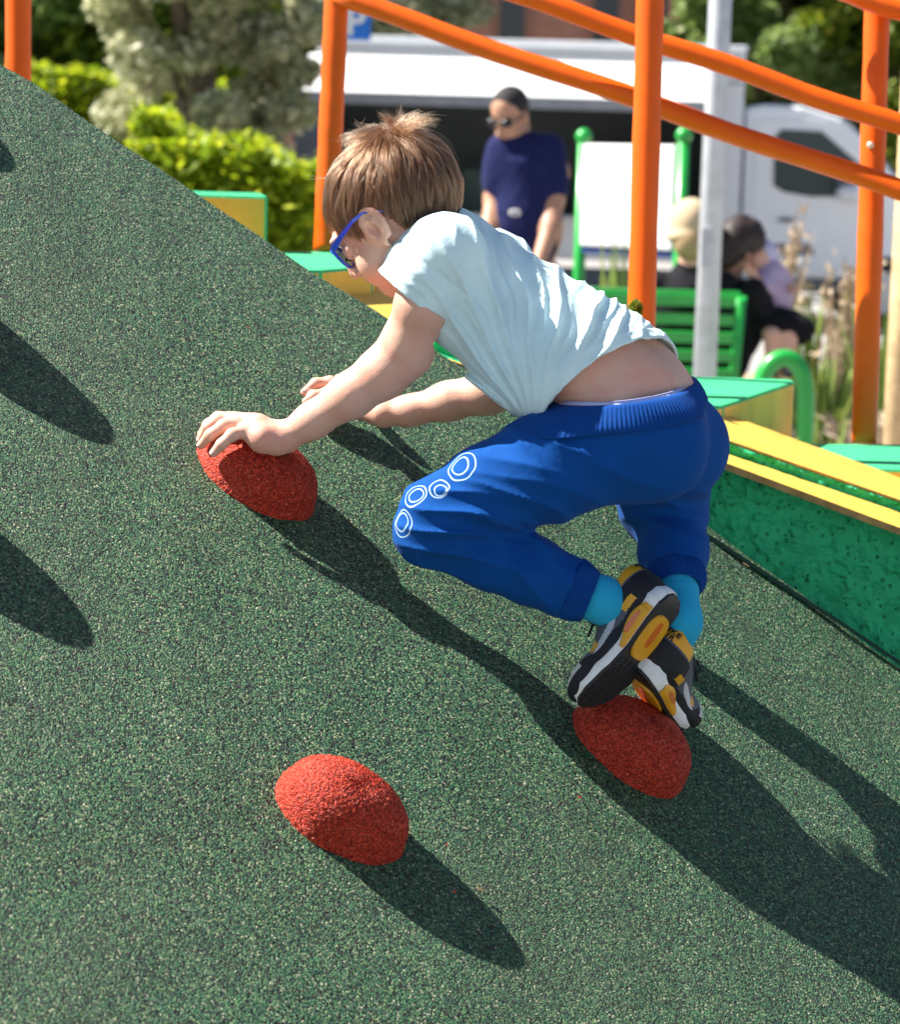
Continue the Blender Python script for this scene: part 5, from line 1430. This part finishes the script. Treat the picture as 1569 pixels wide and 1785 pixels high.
def sitter(x, y, D, label, hat, lean, hcol, topcol, skin=M_skin, arm=None, jeans=(.03, .06, .16), hr=1.0, face=(0, 1, -.1)):
    px = lambda a, b_, d=0: at(a, b_, D + d)
    hd = px(x, y); e = empty('person', (hd[0], hd[1], 0), label, 'person')
    b = Shape(); fw = unit(face); A = frame3(fw, (lean * .6, 0, 1)); h = lambda f, l, u: hd + f * A[0] + l * A[1] + u * A[2]
    b.ell(h(-.01, 0, .02), (.095, .075, .09), A, k=.03); b.ell(h(.030, 0, -.045), (.058, .055, .07), A, k=.03); b.cone(h(.088, 0, 0), h(.108, 0, -.035), .008, .012, k=.01)
    for s_ in (-1, 1): b.ell(h(0, .077 * s_, -.015), (.016, .010, .028), A, k=.006)
    hip = np.array([hd[0] - lean * .30, hd[1] + .05, .52]); ch = np.array([hd[0] - lean * .10, hd[1] + .0, hd[2] - .34])
    b.cone(h(-.02, 0, -.04), ch + [0, 0, .12], .05, .055, k=.03); b.ell(ch, (.17, .10, .15), k=.05); b.ell((ch + hip) / 2, (.145, .10, .2), k=.05); b.ell(hip, (.17, .13, .11), k=.05)
    kn = [hip + [s_ * .11, .42, .0] for s_ in (-1, 1)]
    for s_, k_ in zip((-1, 1), kn): b.chain([hip + [s_ * .09, 0, 0], k_, k_ + [0, .02, -.42]], [.085, .06, .045], k=.03)
    arms = []
    for s_ in (-1, 1):
        sh_ = ch + [s_ * .16, 0, .08]
        if s_ > 0 and arm: el, wr = px(*arm[0]), px(*arm[1])
        else: el, wr = sh_ + [s_ * .05, .06, -.27], sh_ + [s_ * -.02, .28, -.33]
        b.chain([sh_, el, wr], [.05, .042, .028], k=.02); hand_at(b, wr, wr - el, .9, side=s_); arms.append((sh_, el, wr))
    fig_part('body', b, .008, skin, e)
    j = Shape(); j.ell(ch + [0, 0, -.01], (.19, .125, .165), k=.05); j.ell((ch + hip) / 2, (.17, .125, .24), k=.06); j.ell(hip + [0, .02, .02], (.19, .15, .12), k=.05)
    j.cone(ch + [0, 0, .08], ch + [lean * .05, 0, .15], .11, .07, k=.04)
    for sh_, el, wr in arms: j.chain([sh_, el, el + (wr - el) * .82], [.072, .060, .048], k=.03)
    fig_part('jacket', j, .008, cloth('cloth_' + str(x), topcol, .5, 200, sheen=.05), e, lambda P: folds_w(P, .007))
    t_ = Shape()
    for s_, k_ in zip((-1, 1), kn): t_.chain([hip + [s_ * .09, .05, 0], k_, k_ + [0, .02, -.38]], [.10, .075, .060], k=.03)
    fig_part('trousers', t_, .009, cloth('jeans_' + str(x), jeans, .5, 300), e, folds_w)
    for k_ in kn:
        s = Shape(); s.ell(k_ + [0, .07, -.47], (.045, .12, .045), k=.02); fig_part('shoe', s, .009, M_black, e)
    q = Shape()
    if hat:
        q.ell(h(-.005, 0, .045), (.112, .098, .100), A, k=.02); q.cone(h(0, 0, -.03), h(0, 0, .0), .118, .105, k=.03); q.plane(h(0, 0, -.055), -A[2], .01); fig_part('bucket_hat', q, .007, cloth('beige_cotton', (.55, .42, .28), .4, 200), e)
        q = Shape(); q.ell(h(-.035, 0, -.05), (.085, .085, .10), A, k=.02); q.plane(h(.035, 0, 0), A[0], .01); fig_part('hair', q, .007, simple('blond_hair', (.38, .26, .13), .7, bmp=.8, bscale=90), e)
    else:
        q.ell(h(-.018, 0, .030), (.105 * hr, .088 * hr, .100 * hr), A, k=.02); q.ell(h(-.045, 0, -.055), (.070, .078, .10), A, k=.04); q.plane(h(.045, 0, .01), A[0] * .9 - A[2] * .3, .02)
        fig_part('hair', q, .007, simple('hair_' + str(x), hcol, .6, bmp=.8, bscale=90), e, lambda P: folds_w(P, .012))
    return e
sitter(1205, 400, 11.15, 'woman in a beige bucket hat sitting on the bench, back to the camera', True, .0, None, (.012, .012, .016))
sitter(1290, 432, 11.25, 'dark haired woman in black leaning over beside the bucket hat', False, .45, (.020, .009, .009), (.012, .012, .015), skin=M_tan, arm=((1315, 510, -.1), (1345, 556, -.05)), face=(.55, .55, -.62), hr=1.18)
def toddler():
    D = 11.3; px = lambda a, b_, d=0: at(a, b_, D + d); hd = px(1327, 448)
    e = empty('person', (px(1345, 500)[0], hd[1], 0), 'toddler in a lilac top held on the lap of a woman in black', 'person')
    A = frame3((-.6, -.5, .2), (.1, 0, 1)); h = lambda f, l, u: hd + f * A[0] + l * A[1] + u * A[2]
    b = Shape(); b.ell(h(0, 0, .0), (.070, .062, .072), A, k=.02); b.ell(h(.03, 0, -.03), (.04, .04, .04), A, k=.02); b.cone(hd, px(1340, 480), .035, .04, k=.02); b.cone(h(.065, 0, -.01), h(.074, 0, -.022), .006, .008, k=.008)
    b.ell(px(1345, 515), (.09, .08, .14), k=.04)
    for ex, wy in (((1330, 500, -.12), (1318, 485, -.14)), ((1368, 495, .0), (1378, 500, -.06))): b.chain([px(1345, 485), px(*ex), px(*wy)], [.035, .028, .020], k=.02); hand_at(b, px(*wy), px(*wy) - px(*ex), .6)
    for s_ in (-1, 1): b.chain([px(1345 + 14 * s_, 555), px(1362 + 14 * s_, 585, -.15), px(1360 + 14 * s_, 640, -.15)], [.055, .042, .032], k=.02)
    fig_part('body', b, .007, M_skin, e)
    t_ = Shape(); t_.ell(px(1345, 512), (.105, .09, .16), k=.04); t_.cone(px(1340, 482), px(1333, 500, -.11), .055, .045, k=.03); t_.cone(px(1352, 482), px(1366, 496, .0), .052, .042, k=.03)
    fig_part('top', t_, .007, cloth('lilac_print', (.55, .42, .58), .5, 200), e, lambda P: folds_w(P, .006))
    q = Shape(); q.ell(h(-.008, 0, .018), (.078, .070, .070), A, k=.02); q.plane(h(.02, 0, 0), A[0] * .8 - A[2] * .5, .01); fig_part('sun_hat', q, .007, cloth('pale_lilac', (.60, .55, .75), .3, 200), e)
    s = Shape(); s.ell(px(1372, 575, -.1), (.13, .10, .08), k=.04); s.ell(px(1345, 560, -.05), (.12, .11, .07), k=.05); fig_part('skirt', s, .008, cloth('black_skirt', (.010, .010, .012), .4, 200, sheen=.02), e, lambda P: folds_w(P, .010))
    for s_ in (-1, 1): k = Shape(); k.ell(px(1360 + 14 * s_, 648, -.19), (.03, .06, .03), k=.02); fig_part('shoe', k, .008, M_black, e)
toddler()

# ------------------------------------------------------------------ planting bed: dry grasses and weeds
M_dry = leaf_mat('dry_grass_blade', [(0, (.38, .28, .18)), (1, (.62, .50, .36))], .8, .2)
M_fresh = leaf_mat('fresh_blade', [(0, (.14, .24, .04)), (1, (.34, .42, .08))], .7, .3)
def tuft(x, ybase, D, h, spread, n, mat, label, name, seed, zb=None, lean=0.0, w=.008):
    rng = np.random.default_rng(seed); b = at(x, ybase, D); base = np.array([b[0], b[1], 0.0]); V = []; F_ = []
    for i in range(n):
        a = rng.random() * 6.28; r = rng.random() ** .6; o = np.array([math.cos(a), math.sin(a), 0]) * r; hh = h * rng.uniform(.55, 1.1)
        p0 = base + o * .05; t_ = base + o * spread + [lean, 0, hh]; s_ = unit(np.cross([0, 0, 1], o + .01)) * w * rng.uniform(.6, 1.3); pm = (p0 + t_) / 2 + [0, 0, hh * .12]; k = len(V)
        V += [p0 - s_, p0 + s_, pm + s_, pm - s_, t_ + s_ * .3, t_ - s_ * .3]; F_ += [(k, k + 1, k + 2, k + 3), (k + 3, k + 2, k + 4, k + 5)]
        if name == 'dry_grass' and i % 2 == 0:      # feathery seed heads
            for j in range(5):
                q = t_ - (t_ - pm) * j * .09 + rng.normal(0, .012, 3); k = len(V); d1 = rng.normal(0, .014, 3); d2 = rng.normal(0, .014, 3); V += [q - d1, q - d2, q + d1, q + d2]; F_.append((k, k + 1, k + 2, k + 3))
    o = mesh_obj(name, V, np.array(F_), mat); tag(o, label, 'plant'); return o
tuft(1338, 640, 12.4, 1.18, .12, 34, M_dry, 'tall dry grass rising behind the toddler', 'dry_grass', 41, lean=.14)
tuft(1474, 640, 12.0, .95, .16, 110, M_dry, 'thick bleached dry grass left of the right orange post', 'dry_grass', 42)
tuft(1415, 660, 12.2, .85, .28, 70, M_fresh, 'green weeds between the dry grasses', 'weed', 43, w=.014)
tuft(1440, 690, 11.2, .55, .30, 80, M_fresh, 'low yellow green weeds in front of the dry grass', 'weed', 44, w=.014)
tuft(1545, 690, 11.6, .80, .30, 90, M_fresh, 'weeds at the right edge behind the orange post', 'weed', 45, w=.016)
tuft(1420, 720, 8.6, .62, .16, 26, M_fresh, 'thin green stems in front of the hoop', 'weed', 46, w=.014)
tuft(1082, 520, 11.5, 1.05, .12, 40, M_fresh, 'slender yellow green plant below the notice board', 'weed', 47, w=.014)
tuft(1500, 720, 10.8, .35, .4, 120, M_dry, 'low straw on the bare soil', 'dry_grass', 48)
def thistle():
    q = at(1108, 540, 4.2); b_ = Shape(); b_.ell(q, (.012, .012, .020), k=.004)
    rng = np.random.default_rng(5); n = 900; d = rng.normal(0, 1, (n, 3)); d /= np.linalg.norm(d, axis=1)[:, None]; c = np.array(q) + d * [.011, .011, .017]
    e = empty('shrub_tip', (q[0], q[1], 1.01), 'small dark green tuft just above the back of the child', 'plant')
    leaves('foliage', c, .0035, LM_dark, e, rng); MB().tube([(q[0], q[1], 1.01), q], .002, 6).build('stem', M_bark, e)
thistle()
def car():
    q = at(318, 330, 14.5); e = empty('parked_car', (q[0] - .9, q[1] + 1, 0), 'silver car mostly hidden behind the slope at left, only its roof showing', 'car'); X, Y = q[0] - 1.0, q[1]
    mb = MB(); prof = [(-2.0, .35), (-2.05, .75), (-1.2, .95), (-.6, 1.26), (.55, 1.28), (1.15, .98), (1.6, .88), (1.7, .4)]
    A = [mb.bm.verts.new((X + x, Y, z)) for x, z in prof]; B = [mb.bm.verts.new((X + x, Y + 1.6, z)) for x, z in prof]; n = len(prof)
    fs = [mb.bm.faces.new(A), mb.bm.faces.new(B[::-1])] + [mb.bm.faces.new([A[(k + 1) % n], A[k], B[k], B[(k + 1) % n]]) for k in range(n)]
    bmesh.ops.recalc_face_normals(mb.bm, faces=fs); bmesh.ops.bevel(mb.bm, geom=list({ed for f in fs for ed in f.edges}), offset=.09, segments=3, affect='EDGES'); mb.build('body', simple('silver_paint', (.45, .47, .52), .3, .4), e)
    w = MB(); w.hexa([(X - 1.0, Y - .01, .96), (X + .95, Y - .01, .98), (X + .95, Y + .02, .98), (X - 1.0, Y + .02, .96), (X - .55, Y - .01, 1.20), (X + .5, Y - .01, 1.21), (X + .5, Y + .02, 1.21), (X - .55, Y + .02, 1.20)]); w.build('window', M_glass, e)
    for x in (-1.3, 1.05):
        t_ = MB(); t_.tube([(X + x, Y - .02, .31), (X + x, Y + .18, .31)], .31, 24); wo = t_.build('wheel', M_rubberb, e); q2 = MB(); q2.tube([(X + x, Y - .03, .31), (X + x, Y - .02, .31)], .19, 18); q2.build('rim', M_steel, wo)
car()
